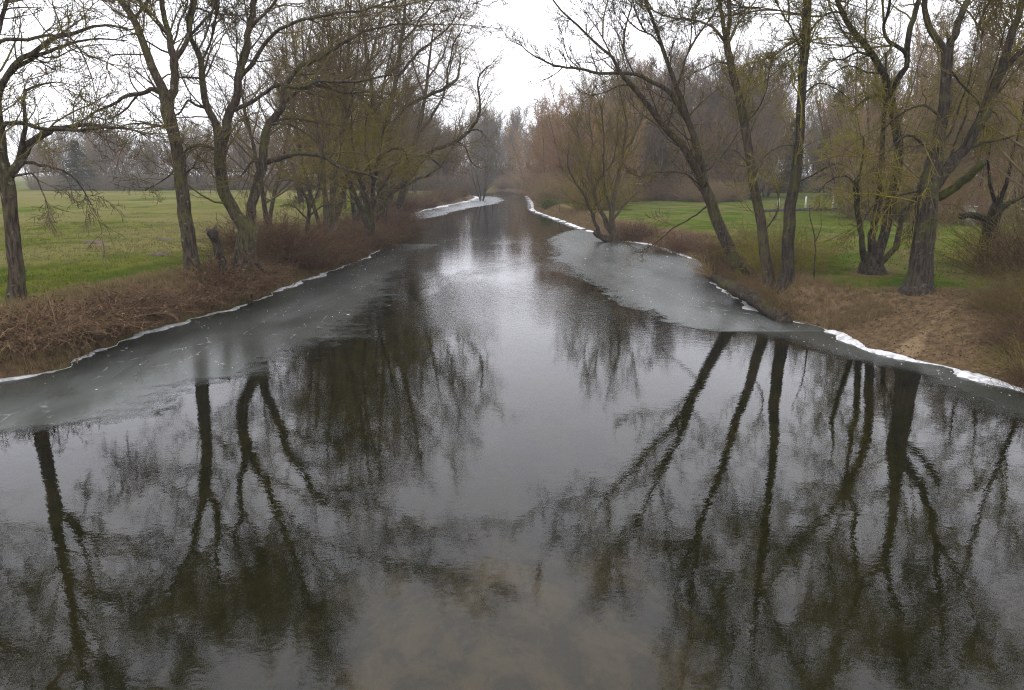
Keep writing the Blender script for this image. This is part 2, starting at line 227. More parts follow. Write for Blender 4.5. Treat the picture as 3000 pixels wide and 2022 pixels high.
  [(9.44,28.3,2.79,0.034),(9.81,28.17,3.45,0.03),(9.81,27.98,4.26,0.019)],
  [(8.48,28.3,6.73,0.03),(8.88,28.19,7.23,0.026),(9.08,28.0,7.96,0.022),(9.03,27.78,8.68,0.014)],
 ],
 'R4': [
  [(10.21,27.5,0.61,0.429),(10.2,27.5,0.94,0.356),(10.19,27.5,1.27,0.27),(10.18,27.5,1.81,0.226),(10.13,27.5,3.33,0.21),(10.17,27.5,4.59,0.187),(10.23,27.5,5.92,0.164),(10.21,27.5,6.87,0.156),(10.19,27.5,7.66,0.148),(10.16,27.5,9.07,0.14),(10.11,27.5,10.78,0.131),(10.08,27.5,12.16,0.104),(10.05,27.5,13.77,0.07),(9.98,27.5,15.21,0.038)],
  [(10.04,27.5,9.22,0.04),(9.66,27.43,9.71,0.033),(9.48,27.37,10.01,0.03),(8.91,27.2,10.71,0.019),(8.49,27.02,11.36,0.013)],
  [(10.06,27.5,10.28,0.039),(9.45,27.67,10.43,0.03),(8.72,27.97,10.63,0.02),(8.09,28.28,10.69,0.014)],
  [(10.23,27.5,5.92,0.027),(9.64,27.34,5.96,0.024),(9.02,27.06,5.65,0.02),(8.56,26.74,5.2,0.013)],
  [(10.19,27.5,7.66,0.034),(10.81,27.65,8.07,0.027),(11.52,27.83,7.95,0.02),(12.22,28.07,7.52,0.014)],
  [(10.11,27.5,11.33,0.052),(10.55,27.21,12.22,0.038),(10.81,26.7,13.25,0.025)],
  [(10.09,27.5,12.29,0.052),(9.25,27.09,13.11,0.038),(8.53,26.46,13.94,0.024)],
  [(10.17,27.5,4.59,0.028),(10.99,27.78,4.97,0.028),(11.75,28.14,5.37,0.021),(12.47,28.46,5.21,0.014)],
 ],
 'R5': [
  [(14.14,29.0,0.78,0.683),(14.08,29.0,1.17,0.554),(14.03,29.0,1.48,0.442),(14.0,29.0,1.68,0.394),(14.35,29.0,2.4,0.196),(14.46,29.0,3.41,0.187),(14.56,29.0,4.57,0.185),(14.6,29.0,5.54,0.176),(14.52,29.0,6.18,0.167),(14.34,29.0,6.77,0.167),(14.1,29.0,7.6,0.158),(13.93,29.0,8.07,0.15),(13.71,29.0,8.58,0.127),(13.27,29.0,9.14,0.119),(12.81,29.0,9.67,0.111),(12.35,29.0,10.1,0.103),(11.99,29.0,10.65,0.088),(11.73,29.0,11.09,0.08),(11.4,29.0,11.82,0.065),(10.91,29.0,12.83,0.036)],
  [(13.9,29.0,1.37,0.142),(13.39,28.76,2.42,0.109),(13.0,28.36,3.61,0.099),(12.73,28.03,4.42,0.104),(12.59,27.89,4.74,0.089),(12.59,27.78,4.97,0.059),(12.57,27.51,5.51,0.036),(12.39,27.11,6.25,0.028)],
  [(14.03,29.0,1.46,0.174),(13.85,28.78,2.92,0.14),(13.72,28.52,4.09,0.129),(13.59,28.27,5.05,0.112),(13.46,28.0,5.99,0.088),(13.3,27.7,6.89,0.072),(13.09,27.34,7.89,0.049),(12.67,26.9,8.99,0.028)],
  [(14.02,29.0,7.84,0.113),(14.26,28.9,8.52,0.104),(14.4,28.83,8.82,0.096),(14.36,28.74,9.21,0.088),(14.03,28.67,9.4,0.073),(13.54,28.56,9.57,0.066),(13.33,28.45,10.0,0.058),(13.26,28.24,10.69,0.05),(13.12,27.94,11.57,0.035),(12.93,27.61,12.46,0.021)],
  [(14.35,28.76,9.11,0.103),(14.4,28.92,9.74,0.103),(14.67,29.22,10.54,0.096),(14.96,29.51,11.2,0.089),(15.39,30.07,12.37,0.068),(15.85,30.78,13.77,0.038)],
  [(14.25,29.0,7.13,0.06),(13.64,28.77,7.77,0.06),(13.17,28.61,7.69,0.052),(12.6,28.36,7.39,0.037),(12.21,28.13,7.04,0.022)],
  [(14.29,29.0,1.46,0.118),(14.9,29.2,2.21,0.111),(15.24,29.41,2.88,0.103),(15.49,29.65,3.54,0.095),(15.9,29.92,4.21,0.072),(16.33,30.28,5.06,0.048)],
  [(13.27,29.0,9.14,0.052),(12.75,29.13,9.32,0.045),(12.29,29.34,9.12,0.03),(11.8,29.56,9.22,0.023)],
  [(11.99,29.0,10.65,0.044),(11.41,28.93,10.63,0.037),(10.93,28.81,10.17,0.022),(10.61,28.63,9.39,0.015)],
  [(13.66,29.0,8.61,0.045),(13.03,28.87,8.59,0.037),(12.26,28.64,8.79,0.029),(11.53,28.37,8.53,0.015)],
  [(12.71,28.01,4.5,0.045),(12.16,27.87,4.9,0.03),(11.53,27.68,4.74,0.022),(11.08,27.44,4.28,0.015)],
 ],
 'R6': [
  [(13.46,24.5,0.7,0.693),(13.44,24.5,1.03,0.621),(13.44,24.5,1.32,0.502),(13.46,24.5,1.67,0.413),(13.47,24.5,2.08,0.371),(13.44,24.5,2.66,0.34),(13.39,24.5,3.51,0.32),(13.4,24.5,4.49,0.306),(13.46,24.5,4.98,0.282),(13.53,24.5,5.86,0.196),(13.57,24.5,6.67,0.172),(13.56,24.5,7.16,0.16),(13.54,24.5,7.85,0.154),(13.48,24.5,8.46,0.164),(13.44,24.5,8.73,0.163)],
  [(13.44,24.5,8.6,0.12),(13.12,24.46,8.94,0.103),(12.91,24.43,9.17,0.097),(12.64,24.36,9.62,0.086),(12.44,24.28,10.1,0.08),(12.17,24.14,10.8,0.063),(11.73,23.9,11.81,0.041),(11.38,23.67,12.66,0.02)],
  [(13.47,24.5,8.6,0.125),(13.58,24.56,8.96,0.109),(13.69,24.62,9.2,0.104),(13.94,24.78,9.76,0.098),(14.19,24.94,10.24,0.087),(14.58,25.24,11.06,0.071),(15.03,25.68,12.19,0.05),(15.46,26.2,13.48,0.028)],
  [(13.51,24.5,4.49,0.204),(13.94,24.55,5.12,0.175),(14.33,24.6,5.6,0.163),(14.61,24.63,5.83,0.152),(14.81,24.7,6.41,0.146),(15.02,24.75,6.82,0.14),(15.22,24.8,7.19,0.134),(15.34,24.88,7.77,0.14),(15.48,24.95,8.3,0.128),(15.66,25.05,8.97,0.117),(15.9,25.17,9.77,0.1),(16.13,25.29,10.57,0.088),(16.5,25.47,11.63,0.066),(16.86,25.7,12.95,0.038)],
  [(15.39,24.89,7.9,0.095),(15.67,24.73,8.47,0.083),(15.88,24.59,8.77,0.076),(16.17,24.27,9.35,0.059),(16.43,23.85,10.01,0.037),(16.52,23.42,10.63,0.02)],
  [(13.74,24.5,4.22,0.148),(14.05,24.36,4.47,0.13),(14.26,24.18,4.71,0.123),(14.44,23.95,5.02,0.116),(14.56,23.7,5.32,0.103)],
  [(13.51,24.5,5.46,0.056),(12.85,24.3,5.99,0.044),(12.33,24.13,6.12,0.038),(11.85,23.92,5.84,0.027),(11.34,23.59,5.31,0.016)],
  [(13.57,24.5,6.67,0.05),(13.05,24.66,7.08,0.045),(12.71,24.8,7.03,0.034),(12.3,25.04,6.71,0.023),(12.04,25.28,6.31,0.017)],
  [(13.48,24.5,5.18,0.045),(13.27,24.57,4.91,0.034),(13.21,24.73,4.35,0.029),(13.33,25.02,3.48,0.018),(13.44,25.24,2.88,0.012)],
  [(13.5,24.5,8.24,0.044),(14.22,24.65,7.61,0.033),(14.82,24.82,7.09,0.022),(15.36,25.07,6.3,0.017)],
  [(14.33,24.6,5.6,0.051),(14.94,24.74,5.87,0.045),(15.77,24.98,6.02,0.034),(16.64,25.28,6.31,0.023)],
  [(14.39,24.61,5.66,0.034),(14.64,24.39,6.93,0.028),(14.73,24.05,8.18,0.021),(14.71,23.67,9.37,0.016)],
  [(13.94,24.55,5.12,0.034),(14.51,25.02,6.57,0.028),(15.15,25.73,8.13,0.023),(15.71,26.55,9.76,0.018),(16.14,27.36,11.3,0.012)],
  [(14.6,24.63,5.83,0.034),(15.34,25.07,6.98,0.028),(16.37,25.72,8.13,0.023),(17.36,26.33,9.04,0.018)],
  [(13.4,24.5,4.49,0.04),(12.79,24.61,4.35,0.034),(12.3,24.75,4.21,0.023),(11.84,24.92,3.92,0.017),(11.59,25.16,3.18,0.012)],
  [(13.54,24.5,5.8,0.039),(13.95,24.59,6.27,0.034),(14.22,24.77,7.09,0.028),(14.68,25.14,8.46,0.022),(14.93,25.47,9.57,0.017)],
 ],
 'R7': [
  [(20.7,33.0,0.91,0.229),(20.8,33.0,1.56,0.263),(20.96,33.0,2.23,0.296),(21.0,33.0,2.9,0.295),(21.09,33.0,3.57,0.225),(21.26,33.0,4.13,0.103),(21.44,33.0,4.88,0.077),(21.49,33.0,5.8,0.06),(21.67,33.0,7.07,0.042),(21.64,33.0,8.49,0.025)],
  [(20.97,33.0,2.81,0.191),(20.41,32.93,3.1,0.156),(19.86,32.84,3.2,0.138),(19.39,32.76,3.16,0.103)],
  [(21.04,33.0,3.0,0.156),(21.62,33.13,3.56,0.121),(22.36,33.32,3.93,0.087),(23.24,33.55,4.31,0.052)],
  [(21.08,33.0,3.66,0.086),(20.57,32.75,4.51,0.068),(20.01,32.26,5.6,0.05),(19.68,31.67,6.64,0.032)],
 ],
}
CURVES = {
 'left_shore': [(-12.65,17.74),(-11.77,18.58),(-11.92,20.34),(-11.91,22.2),(-11.62,24.19),(-10.75,26.99),(-10.26,29.4),(-10.16,33.43),(-9.5,38.52),(-9.21,41.15),(-8.78,44.63),(-9.16,51.69),(-9.89,61.76),(-11.9,83.21),(-12.77,100.53),(-11.3,113.63),(-9.81,125.01),(-8.15,138.89),(-7.47,159.03),(-10.66,182.09)],
 'right_shore': [(12.09,16.9),(11.64,18.71),(10.91,19.73),(10.43,21.09),(10.41,23.15),(10.24,24.41),(9.35,25.96),(9.19,31.29),(10.4,39.6),(10.93,43.71),(10.49,49.3),(9.87,54.67),(8.18,56.1),(7.17,65.03),(6.32,71.51),(5.57,80.13),(4.13,92.03),(3.0,102.91),(3.59,128.69),(3.61,168.16),(2.71,203.09),(-2.66,229.53)],
 'left_edge': [(-9.89,13.61),(-9.57,13.86),(-9.16,14.04),(-8.64,14.46),(-7.71,14.88),(-7.71,17.62),(-6.7,18.02),(-5.79,18.32),(-5.82,19.44),(-5.71,21.14),(-5.27,22.01),(-5.02,23.42),(-5.07,27.72),(-5.32,33.7),(-5.74,40.75),(-6.3,46.85),(-5.8,50.46),(-5.56,53.98)],
 'right_edge': [(6.79,23.35),(5.68,24.26),(5.27,25.4),(4.8,27.08),(4.25,28.99),(3.96,32.39),(3.42,36.19),(2.58,41.56),(2.18,45.11),(2.65,50.46),(2.6,56.1),(2.93,58.8),(4.18,63.59),(5.55,68.12)],
 'near_edge': [(10.63,14.71),(10.01,15.3),(9.9,16.26),(10.14,17.7),(10.37,18.28),(9.92,18.71),(9.45,19.44),(8.91,20.29),(8.62,21.31),(8.31,22.2),(7.25,23.35)],
 'spit_edge': [(-11.57,80.88),(-9.96,84.01),(-8.74,89.19),(-7.82,99.39),(-5.74,112.17),(-2.76,125.01),(-1.31,141.13),(-2.58,159.03),(-5.36,168.16)],
}


rng = np.random.default_rng(11)

# ------------------------------------------------------------------ materials
class NT:
    """small helper to write node trees"""
    def __init__(self, name):
        self.m = bpy.data.materials.new(name)
        self.m.use_nodes = True
        self.n, self.l = self.m.node_tree.nodes, self.m.node_tree.links
        self.n.clear()
        self.out = self.n.new('ShaderNodeOutputMaterial')
    def add(self, t, ins=None, **kw):
        nd = self.n.new(t)
        for k, v in kw.items():
            setattr(nd, k, v)
        for k, v in (ins or {}).items():
            self.put(nd.inputs[k], v)
        return nd
    def put(self, sock, v):
        if isinstance(v, bpy.types.NodeSocket):
            self.l.new(v, sock)
        else:
            sock.default_value = v
    def obj(self): return self.add('ShaderNodeTexCoord').outputs['Object']
    def pos(self): return self.add('ShaderNodeNewGeometry').outputs['Position']
    def mapping(self, vec, scale=(1, 1, 1), loc=(0, 0, 0), rot=(0, 0, 0)):
        return self.add('ShaderNodeMapping', {0: vec, 1: loc, 2: rot, 3: scale}).outputs[0]
    def noise(self, vec, scale, detail=4.0, rough=0.55, dist=0.0):
        return self.add('ShaderNodeTexNoise', {'Vector': vec, 'Scale': scale, 'Detail': detail, 'Roughness': rough, 'Distortion': dist}).outputs['Fac']
    def rangef(self, v, a, b, c=0.0, d=1.0):
        return self.add('ShaderNodeMapRange', {0: v, 1: a, 2: b, 3: c, 4: d}, interpolation_type='SMOOTHSTEP').outputs[0]
    def math(self, op, a, b=0.0, c=0.0):
        return self.add('ShaderNodeMath', {0: a, 1: b, 2: c}, operation=op).outputs[0]
    def mix(self, f, a, b):
        a = a if isinstance(a, bpy.types.NodeSocket) else (*a, 1)
        b = b if isinstance(b, bpy.types.NodeSocket) else (*b, 1)
        return self.add('ShaderNodeMix', {0: f, 6: a, 7: b}, data_type='RGBA').outputs[2]
    def attr(self, name):
        return self.add('ShaderNodeAttribute', attribute_name=name)
    def bump(self, h, strength, dist, normal=None):
        i = {'Height': h, 'Strength': strength, 'Distance': dist}
        if normal is not None: i['Normal'] = normal
        return self.add('ShaderNodeBump', i).outputs[0]
    def principled(self, col, rough=0.8, normal=None, spec=0.3):
        i = {'Base Color': col if isinstance(col, bpy.types.NodeSocket) else (*col, 1), 'Roughness': rough, 'Specular IOR Level': spec}
        if normal is not None: i['Normal'] = normal
        return self.add('ShaderNodeBsdfPrincipled', i).outputs[0]
    def mixs(self, f, a, b):
        return self.add('ShaderNodeMixShader', {0: f, 1: a, 2: b}).outputs[0]
    def surf(self, s):
        self.l.new(s, self.out.inputs['Surface'])
        return self.m

def dim(c, k=0.8): return tuple(v * k for v in c)
def bark_material(name, c1, c2, moss=0.35, lichen=0.4):
    t = NT(name); c1, c2 = dim(c1, 0.55), dim(c2, 0.55)
    v = t.obj()
    ridges = t.noise(t.mapping(v, (9, 9, 1.7)), 1.6, 7, 0.62, 0.4)
    patches = t.noise(v, 1.3, 5, 0.6)
    fine = t.noise(v, 26, 4, 0.6)
    c = t.mix(t.rangef(ridges, 0.35, 0.65), c1, c2)
    c = t.mix(t.rangef(patches, 0.55, 0.75, 0, lichen), c, (0.115, 0.100, 0.072))
    spots = t.noise(v, 5.5, 3, 0.5)
    c = t.mix(t.rangef(spots, 0.62, 0.70, 0, lichen), c, (0.20, 0.195, 0.15))
    mossn = t.noise(v, 0.9, 5, 0.65)
    c = t.mix(t.rangef(mossn, 0.48, 0.66, 0, moss), c, (0.085, 0.090, 0.018))
    h = t.math('ADD', ridges, t.math('MULTIPLY', fine, 0.25))
    return t.surf(t.principled(c, 0.9, t.bump(h, 0.9, 0.05), 0.15))

def twig_material(name, c1, c2, lichen, scale=0.5):
    t = NT(name); c1, c2, lichen = dim(c1), dim(c2), dim(lichen)
    v = t.obj()
    n = t.noise(v, scale, 4, 0.7)
    rnd = t.add('ShaderNodeObjectInfo').outputs['Random']
    a = t.attr('tint')
    c = t.mix(a.outputs['Fac'], c1, c2)
    c = t.mix(t.math('MULTIPLY', t.rangef(n, 0.40, 0.62), t.rangef(a.outputs['Fac'], 0.1, 0.8, 0.35, 1.0)), c, lichen)
    hs = t.add('ShaderNodeHueSaturation', {'Hue': t.rangef(rnd, 0, 1, 0.485, 0.51), 'Saturation': 1.0, 'Value': t.rangef(rnd, 0, 1, 0.8, 1.15), 'Fac': 1.0, 'Color': c}).outputs[0]
    return t.surf(t.principled(hs, 0.9, None, 0.03))

M = {}
M['bark_ash'] = bark_material('bark_ash', (0.038, 0.028, 0.020), (0.145, 0.112, 0.080), 0.65, 0.5)
M['bark_dark'] = bark_material('bark_dark', (0.028, 0.022, 0.017), (0.105, 0.084, 0.064), 0.5, 0.25)
M['bark_brown'] = bark_material('bark_brown', (0.045, 0.034, 0.025), (0.150, 0.115, 0.082), 0.45, 0.25)
M['bark_mossy'] = bark_material('bark_mossy', (0.03, 0.03, 0.012), (0.09, 0.10, 0.02), 0.9, 0.1)
M['bark_ivy'] = bark_material('bark_ivy', (0.016, 0.013, 0.010), (0.060, 0.048, 0.036), 0.15, 0.05)
M['bark_far'] = bark_material('bark_far', (0.06, 0.05, 0.04), (0.13, 0.11, 0.09), 0.3, 0.2)
M['twig_ash'] = twig_material('twig_ash', (0.085, 0.065, 0.052), (0.16, 0.125, 0.085), (0.19, 0.165, 0.040))
M['twig_olive'] = twig_material('twig_olive', (0.11, 0.088, 0.048), (0.19, 0.155, 0.060), (0.27, 0.23, 0.030))
M['twig_mixed'] = twig_material('twig_mixed', (0.13, 0.095, 0.062), (0.21, 0.155, 0.095), (0.20, 0.165, 0.055), 0.4)
M['twig_willow'] = twig_material('twig_willow', (0.13, 0.10, 0.045), (0.21, 0.16, 0.05), (0.26, 0.20, 0.03))
M['twig_brown'] = twig_material('twig_brown', (0.20, 0.128, 0.078), (0.35, 0.23, 0.138), (0.17, 0.14, 0.055), 0.3)
M['twig_grey'] = twig_material('twig_grey', (0.16, 0.125, 0.098), (0.27, 0.215, 0.165), (0.20, 0.17, 0.11), 0.3)
M['twig_orange'] = twig_material('twig_orange', (0.27, 0.160, 0.085), (0.42, 0.265, 0.145), (0.30, 0.205, 0.10), 0.3)
M['twig_red'] = twig_material('twig_red', (0.085, 0.048, 0.036), (0.165, 0.105, 0.070), (0.17, 0.12, 0.06), 0.6)
M['bramble'] = twig_material('bramble', (0.06, 0.036, 0.025), (0.27, 0.175, 0.11), (0.20, 0.13, 0.075), 0.9)
M['dry_grass'] = twig_material('dry_grass', (0.13, 0.085, 0.048), (0.30, 0.22, 0.12), (0.18, 0.14, 0.06), 0.9)
M['dead_leaf'] = twig_material('dead_leaf', (0.055, 0.032, 0.020), (0.24, 0.15, 0.09), (0.17, 0.11, 0.065), 1.2)
M['green_leaf'] = twig_material('green_leaf', (0.022, 0.034, 0.016), (0.045, 0.065, 0.022), (0.05, 0.06, 0.02), 1.5)
M['conifer'] = twig_material('conifer', (0.020, 0.028, 0.022), (0.040, 0.050, 0.036), (0.035, 0.045, 0.03), 1.0)
M['grass'] = twig_material('grass', (0.056, 0.092, 0.008), (0.128, 0.146, 0.020), (0.23, 0.185, 0.082), 0.13)
M['lawn'] = twig_material('lawn', (0.056, 0.090, 0.010), (0.108, 0.130, 0.021), (0.17, 0.14, 0.055), 0.35)

def ground_material():
    t = NT('ground_mixed')
    p = t.pos()
    z = t.attr('zone')
    sep = t.add('ShaderNodeSeparateColor', {0: z.outputs['Color']})
    soil, lawn, bed = sep.outputs[0], sep.outputs[1], sep.outputs[2]
    path = t.attr('path').outputs['Fac']
    big = t.noise(t.mapping(p, (1, 0.7, 1), loc=(0.3, 2.0, 0)), 0.07, 5, 0.62)
    mid = t.noise(t.mapping(p, (1, 0.45, 1)), 0.55, 6, 0.65)
    fine = t.noise(p, 5.0, 6, 0.7)
    vfine = t.noise(p, 22.0, 4, 0.7)
    g = t.mix(t.rangef(mid, 0.38, 0.62), (0.048, 0.080, 0.007), (0.115, 0.126, 0.020))
    g = t.mix(t.math('MULTIPLY', t.rangef(big, 0.38, 0.56), t.rangef(fine, 0.3, 0.62, 0.3, 0.95)), g, (0.185, 0.155, 0.070))
    tus = t.noise(t.mapping(p, (1, 0.6, 1)), 1.7, 4, 0.7)
    g = t.mix(t.rangef(tus, 0.64, 0.72, 0, 0.7), g, (0.20, 0.155, 0.09))
    lw = t.mix(t.rangef(mid, 0.38, 0.62), (0.044, 0.080, 0.008), (0.092, 0.114, 0.018))
    lw = t.mix(t.rangef(t.noise(p, 0.35, 5, 0.7), 0.46, 0.62, 0, 0.85), lw, (0.150, 0.118, 0.058))
    g = t.mix(lawn, g, lw)
    g = t.mix(t.rangef(vfine, 0.35, 0.7, 0, 0.35), g, (0.02, 0.025, 0.008))
    s = t.mix(t.rangef(fine, 0.35, 0.65), (0.065, 0.042, 0.026), (0.170, 0.115, 0.066))
    s = t.mix(t.rangef(vfine, 0.45, 0.75, 0, 0.6), s, (0.20, 0.145, 0.085))
    edge = t.math('ADD', soil, t.math('MULTIPLY', t.math('SUBTRACT', mid, 0.5), 1.2))
    c = t.mix(t.rangef(edge, 0.35, 0.65), g, s)
    pe = t.math('ADD', path, t.math('MULTIPLY', t.math('SUBTRACT', fine, 0.5), 0.8))
    c = t.mix(t.rangef(pe, 0.4, 0.75), c, t.mix(fine, (0.19, 0.132, 0.080), (0.26, 0.185, 0.115)))
    # river bed: silt with weed, pale sand where the shoal lies
    bn = t.noise(t.mapping(p, (1.0, 0.55, 1), rot=(0, 0, 0.5)), 0.9, 6, 0.62, 0.25)
    bd = t.mix(t.rangef(bn, 0.4, 0.6), (0.026, 0.026, 0.009), (0.075, 0.062, 0.024))
    sand = t.mix(t.rangef(t.noise(t.mapping(p, (1, 0.7, 1), rot=(0, 0, 0.6)), 1.5, 5, 0.6, 0.25), 0.38, 0.62), (0.13, 0.088, 0.050), (0.33, 0.235, 0.150))
    shoal = t.attr('shoal').outputs['Fac']
    bd = t.mix(t.rangef(t.math('ADD', shoal, t.math('MULTIPLY', t.math('SUBTRACT', bn, 0.5), 0.9)), 0.3, 0.75), bd, sand)
    c = t.mix(bed, c, bd)
    h = t.math('ADD', fine, t.math('MULTIPLY', vfine, 0.5))
    c = t.mix(1.0, c, c); c.node.blend_type = 'MULTIPLY'; c.node.inputs[7].default_value = (0.92, 0.92, 0.90, 1)
    for l_ in list(c.node.inputs[7].links): t.l.remove(l_)
    return t.surf(t.principled(c, 0.95, t.bump(h, 0.7, 0.06), 0.0))
M['ground'] = ground_material()

def water_material():
    t = NT('river_water')
    p = t.pos()
    w1 = t.noise(t.mapping(p, (1.0, 1.5, 1), rot=(0, 0, 0.35)), 3.2, 3, 0.55, 0.2)
    w2 = t.noise(t.mapping(p, (1.0, 1.25, 1), rot=(0, 0, -0.4)), 9.0, 3, 0.6)
    swell = t.noise(p, 0.6, 2, 0.5)
    patch = t.noise(t.mapping(p, (0.16, 0.07, 1), loc=(3.1, 0.4, 0)), 1.0, 4, 0.6, 0.5)
    # livelier water where the current quickens past the ice, still water near the bridge
    sp = t.add('ShaderNodeSeparateXYZ', {0: p})
    near = t.math('MULTIPLY', t.rangef(sp.outputs[1], 20, 31, 0.0, 1.0), t.rangef(sp.outputs[1], 44, 64, 1.0, 0.12))
    amp = t.math('ADD', 0.075, t.math('MULTIPLY', near, t.rangef(patch, 0.40, 0.62, 0.10, 0.75)))
    h = t.math('ADD', t.math('MULTIPLY', w1, 1.0), t.math('MULTIPLY', w2, 0.42))
    h = t.math('MULTIPLY', h, amp)
    h = t.math('ADD', h, t.math('MULTIPLY', swell, 0.16))
    nrm = t.bump(h, 1.0, 0.017)
    fr = t.add('ShaderNodeFresnel', {'IOR': 1.333, 'Normal': nrm}).outputs[0]
    body = t.mixs(0.22, t.add('ShaderNodeBsdfTransparent', {'Color': (0.50, 0.50, 0.36, 1)}).outputs[0],
                  t.add('ShaderNodeBsdfDiffuse', {'Color': (0.020, 0.020, 0.010, 1)}).outputs[0])
    gl = t.add('ShaderNodeBsdfGlossy', {'Color': (0.97, 0.97, 1.0, 1), 'Roughness': 0.0, 'Normal': nrm}).outputs[0]
    return t.surf(t.mixs(fr, body, gl))
M['water'] = water_material()

def ice_material(name, cloud, fade, rough=0.2):
    """grey river ice: milky and clear zones, cracks, fading to a wet film at its outer edge"""
    t = NT(name)
    p = t.pos()
    e = t.attr('edge').outputs['Fac']
    streak = t.noise(t.mapping(p, (0.8, 0.25, 1), rot=(0, 0, 0.15)), 0.8, 5, 0.6, 0.8)
    zones = t.noise(t.mapping(p, (0.5, 0.22, 1)), 0.5, 3, 0.5, 0.4)
    fine = t.noise(p, 2.2, 6, 0.7)
    v = t.add('ShaderNodeTexVoronoi', {'Vector': t.mapping(p, (1, 0.45, 1)), 'Scale': 0.55}, feature='DISTANCE_TO_EDGE')
    v.inputs['Randomness'].default_value = 1.0
    crack = t.math('MULTIPLY', t.rangef(v.outputs['Distance'], 0.0, 0.018, 1.0, 0.0), t.rangef(fine, 0.5, 0.6, 0, 0.35))
    milky = t.mix(t.rangef(streak, 0.35, 0.65), (0.066, 0.070, 0.063), (0.112, 0.117, 0.110))
    thick = t.math('MULTIPLY', t.rangef(zones, 0.36, 0.60, 0.35, 1.0), cloud)
    col = t.mix(thick, (0.018, 0.020, 0.014), milky)
    col = t.mix(crack, col, (0.42, 0.43, 0.44))
    nrm = t.bump(t.noise(p, 0.5, 2, 0.5), 1.0, 0.0025)
    body = t.add('ShaderNodeBsdfDiffuse', {'Color': col}).outputs[0]
    fr = t.add('ShaderNodeFresnel', {'IOR': 1.31, 'Normal': nrm}).outputs[0]
    gl = t.add('ShaderNodeBsdfGlossy', {'Color': (0.68, 0.70, 0.71, 1), 'Roughness': rough, 'Normal': nrm}).outputs[0]
    ice = t.mixs(fr, body, gl)
    k = t.math('ADD', e, t.math('MULTIPLY', t.math('SUBTRACT', t.math('ADD', t.math('MULTIPLY', fine, 0.5), t.math('MULTIPLY', streak, 0.5)), 0.5), 0.9))
    a = t.rangef(k, fade, 1.02, 1.0, 0.0)
    return t.surf(t.mixs(a, t.add('ShaderNodeBsdfTransparent', {'Color': (1, 1, 1, 1)}).outputs[0], ice))
M['ice'] = ice_material('ice_grey', 0.85, 0.74, 0.17)
M['ice_thick'] = ice_material('ice_cloudy', 1.0, 0.84, 0.24)
M['ice_thin'] = ice_material('ice_thin', 0.45, 0.55, 0.18)

def plain(name, c1, c2, scale, rough=0.85, bump=0.01, spec=0.25):
    t = NT(name)
    v = t.obj()
    n = t.noise(v, scale, 6, 0.65)
    c = t.mix(t.rangef(n, 0.35, 0.65), c1, c2)
    return t.surf(t.principled(c, rough, t.bump(n, 0.8, bump), spec))
M['frost'] = plain('frost_white', (0.36, 0.36, 0.36), (0.74, 0.74, 0.76), 5.0, 0.7, 0.03)
M['cut_wood'] = plain('cut_wood', (0.10, 0.075, 0.05), (0.24, 0.18, 0.12), 12.0)
M['old_wood'] = plain('old_wood', (0.05, 0.038, 0.028), (0.14, 0.105, 0.075), 9.0)
M['white_paint'] = plain('white_paint', (0.60, 0.60, 0.56), (0.80, 0.80, 0.77), 6.0, 0.6)
M['rope'] = plain('rope', (0.05, 0.045, 0.04), (0.10, 0.09, 0.08), 20.0)
M['stone'] = plain('stone_wall', (0.11, 0.095, 0.075), (0.24, 0.21, 0.17), 3.0, 0.9, 0.03)
M['coping'] = plain('coping_stone', (0.30, 0.28, 0.24), (0.45, 0.43, 0.38), 4.0, 0.9, 0.02)
M['dark_path'] = plain('dark_kerb', (0.05, 0.045, 0.04), (0.11, 0.095, 0.08), 3.0)
M['roof'] = plain('roof_slate', (0.09, 0.085, 0.085), (0.16, 0.15, 0.15), 2.0)
M['window_dark'] = plain('window_dark', (0.02, 0.02, 0.025), (0.04, 0.04, 0.05), 2.0, 0.3)
M['soil_bare'] = plain('soil_bare', (0.045, 0.032, 0.022), (0.105, 0.076, 0.052), 3.0, 0.95, 0.03)

# ------------------------------------------------------------------ mesh helpers
def make_mesh(name, V, Q=None, T=None, mats=(), smooth=True, tint=None):
    V = np.asarray(V, np.float32)
    Q = np.zeros((0, 4), np.int32) if Q is None or len(Q) == 0 else np.asarray(Q, np.int32)
    T = np.zeros((0, 3), np.int32) if T is None or len(T) == 0 else np.asarray(T, np.int32)
    me = bpy.data.meshes.new(name)
    me.vertices.add(len(V))
    me.vertices.foreach_set('co', V.ravel())
    loops = np.concatenate([Q.ravel(), T.ravel()]).astype(np.int32)
    me.loops.add(len(loops))
    me.loops.foreach_set('vertex_index', loops)
    starts = np.concatenate([np.arange(len(Q)) * 4, len(Q) * 4 + np.arange(len(T)) * 3]).astype(np.int32)
    me.polygons.add(len(starts))
    me.polygons.foreach_set('loop_start', starts)
    me.update(calc_edges=True)
    if smooth:
        me.polygons.foreach_set('use_smooth', np.ones(len(starts), bool))
    if tint is not None:
        a = me.attributes.new('tint', 'FLOAT', 'POINT')
        a.data.foreach_set('value', np.asarray(tint, np.float32))
    for m in mats:
        me.materials.append(M[m] if isinstance(m, str) else m)
    me.validate()
    return me

def link(name, me, parent=None, loc=(0, 0, 0), rot=(0, 0, 0), scale=(1, 1, 1)):
    o = bpy.data.objects.new(name, me)
    COL.objects.link(o)
    o.location, o.rotation_euler, o.scale = loc, rot, scale
    if parent is not None: o.parent = parent
    return o

def tag(o, label=None, cat=None, group=None, kind=None):
    for k, v in (('label', label), ('category', cat), ('group', group), ('kind', kind)):
        if v: o[k] = v
    return o

def empty(name, loc, rz=0.0, scale=1.0):
    e = bpy.data.objects.new(name, None)
    COL.objects.link(e)
    e.location = loc
    e.rotation_euler = (0, 0, rz)
    e.scale = (scale,) * 3 if not hasattr(scale, '__len__') else scale
    return e

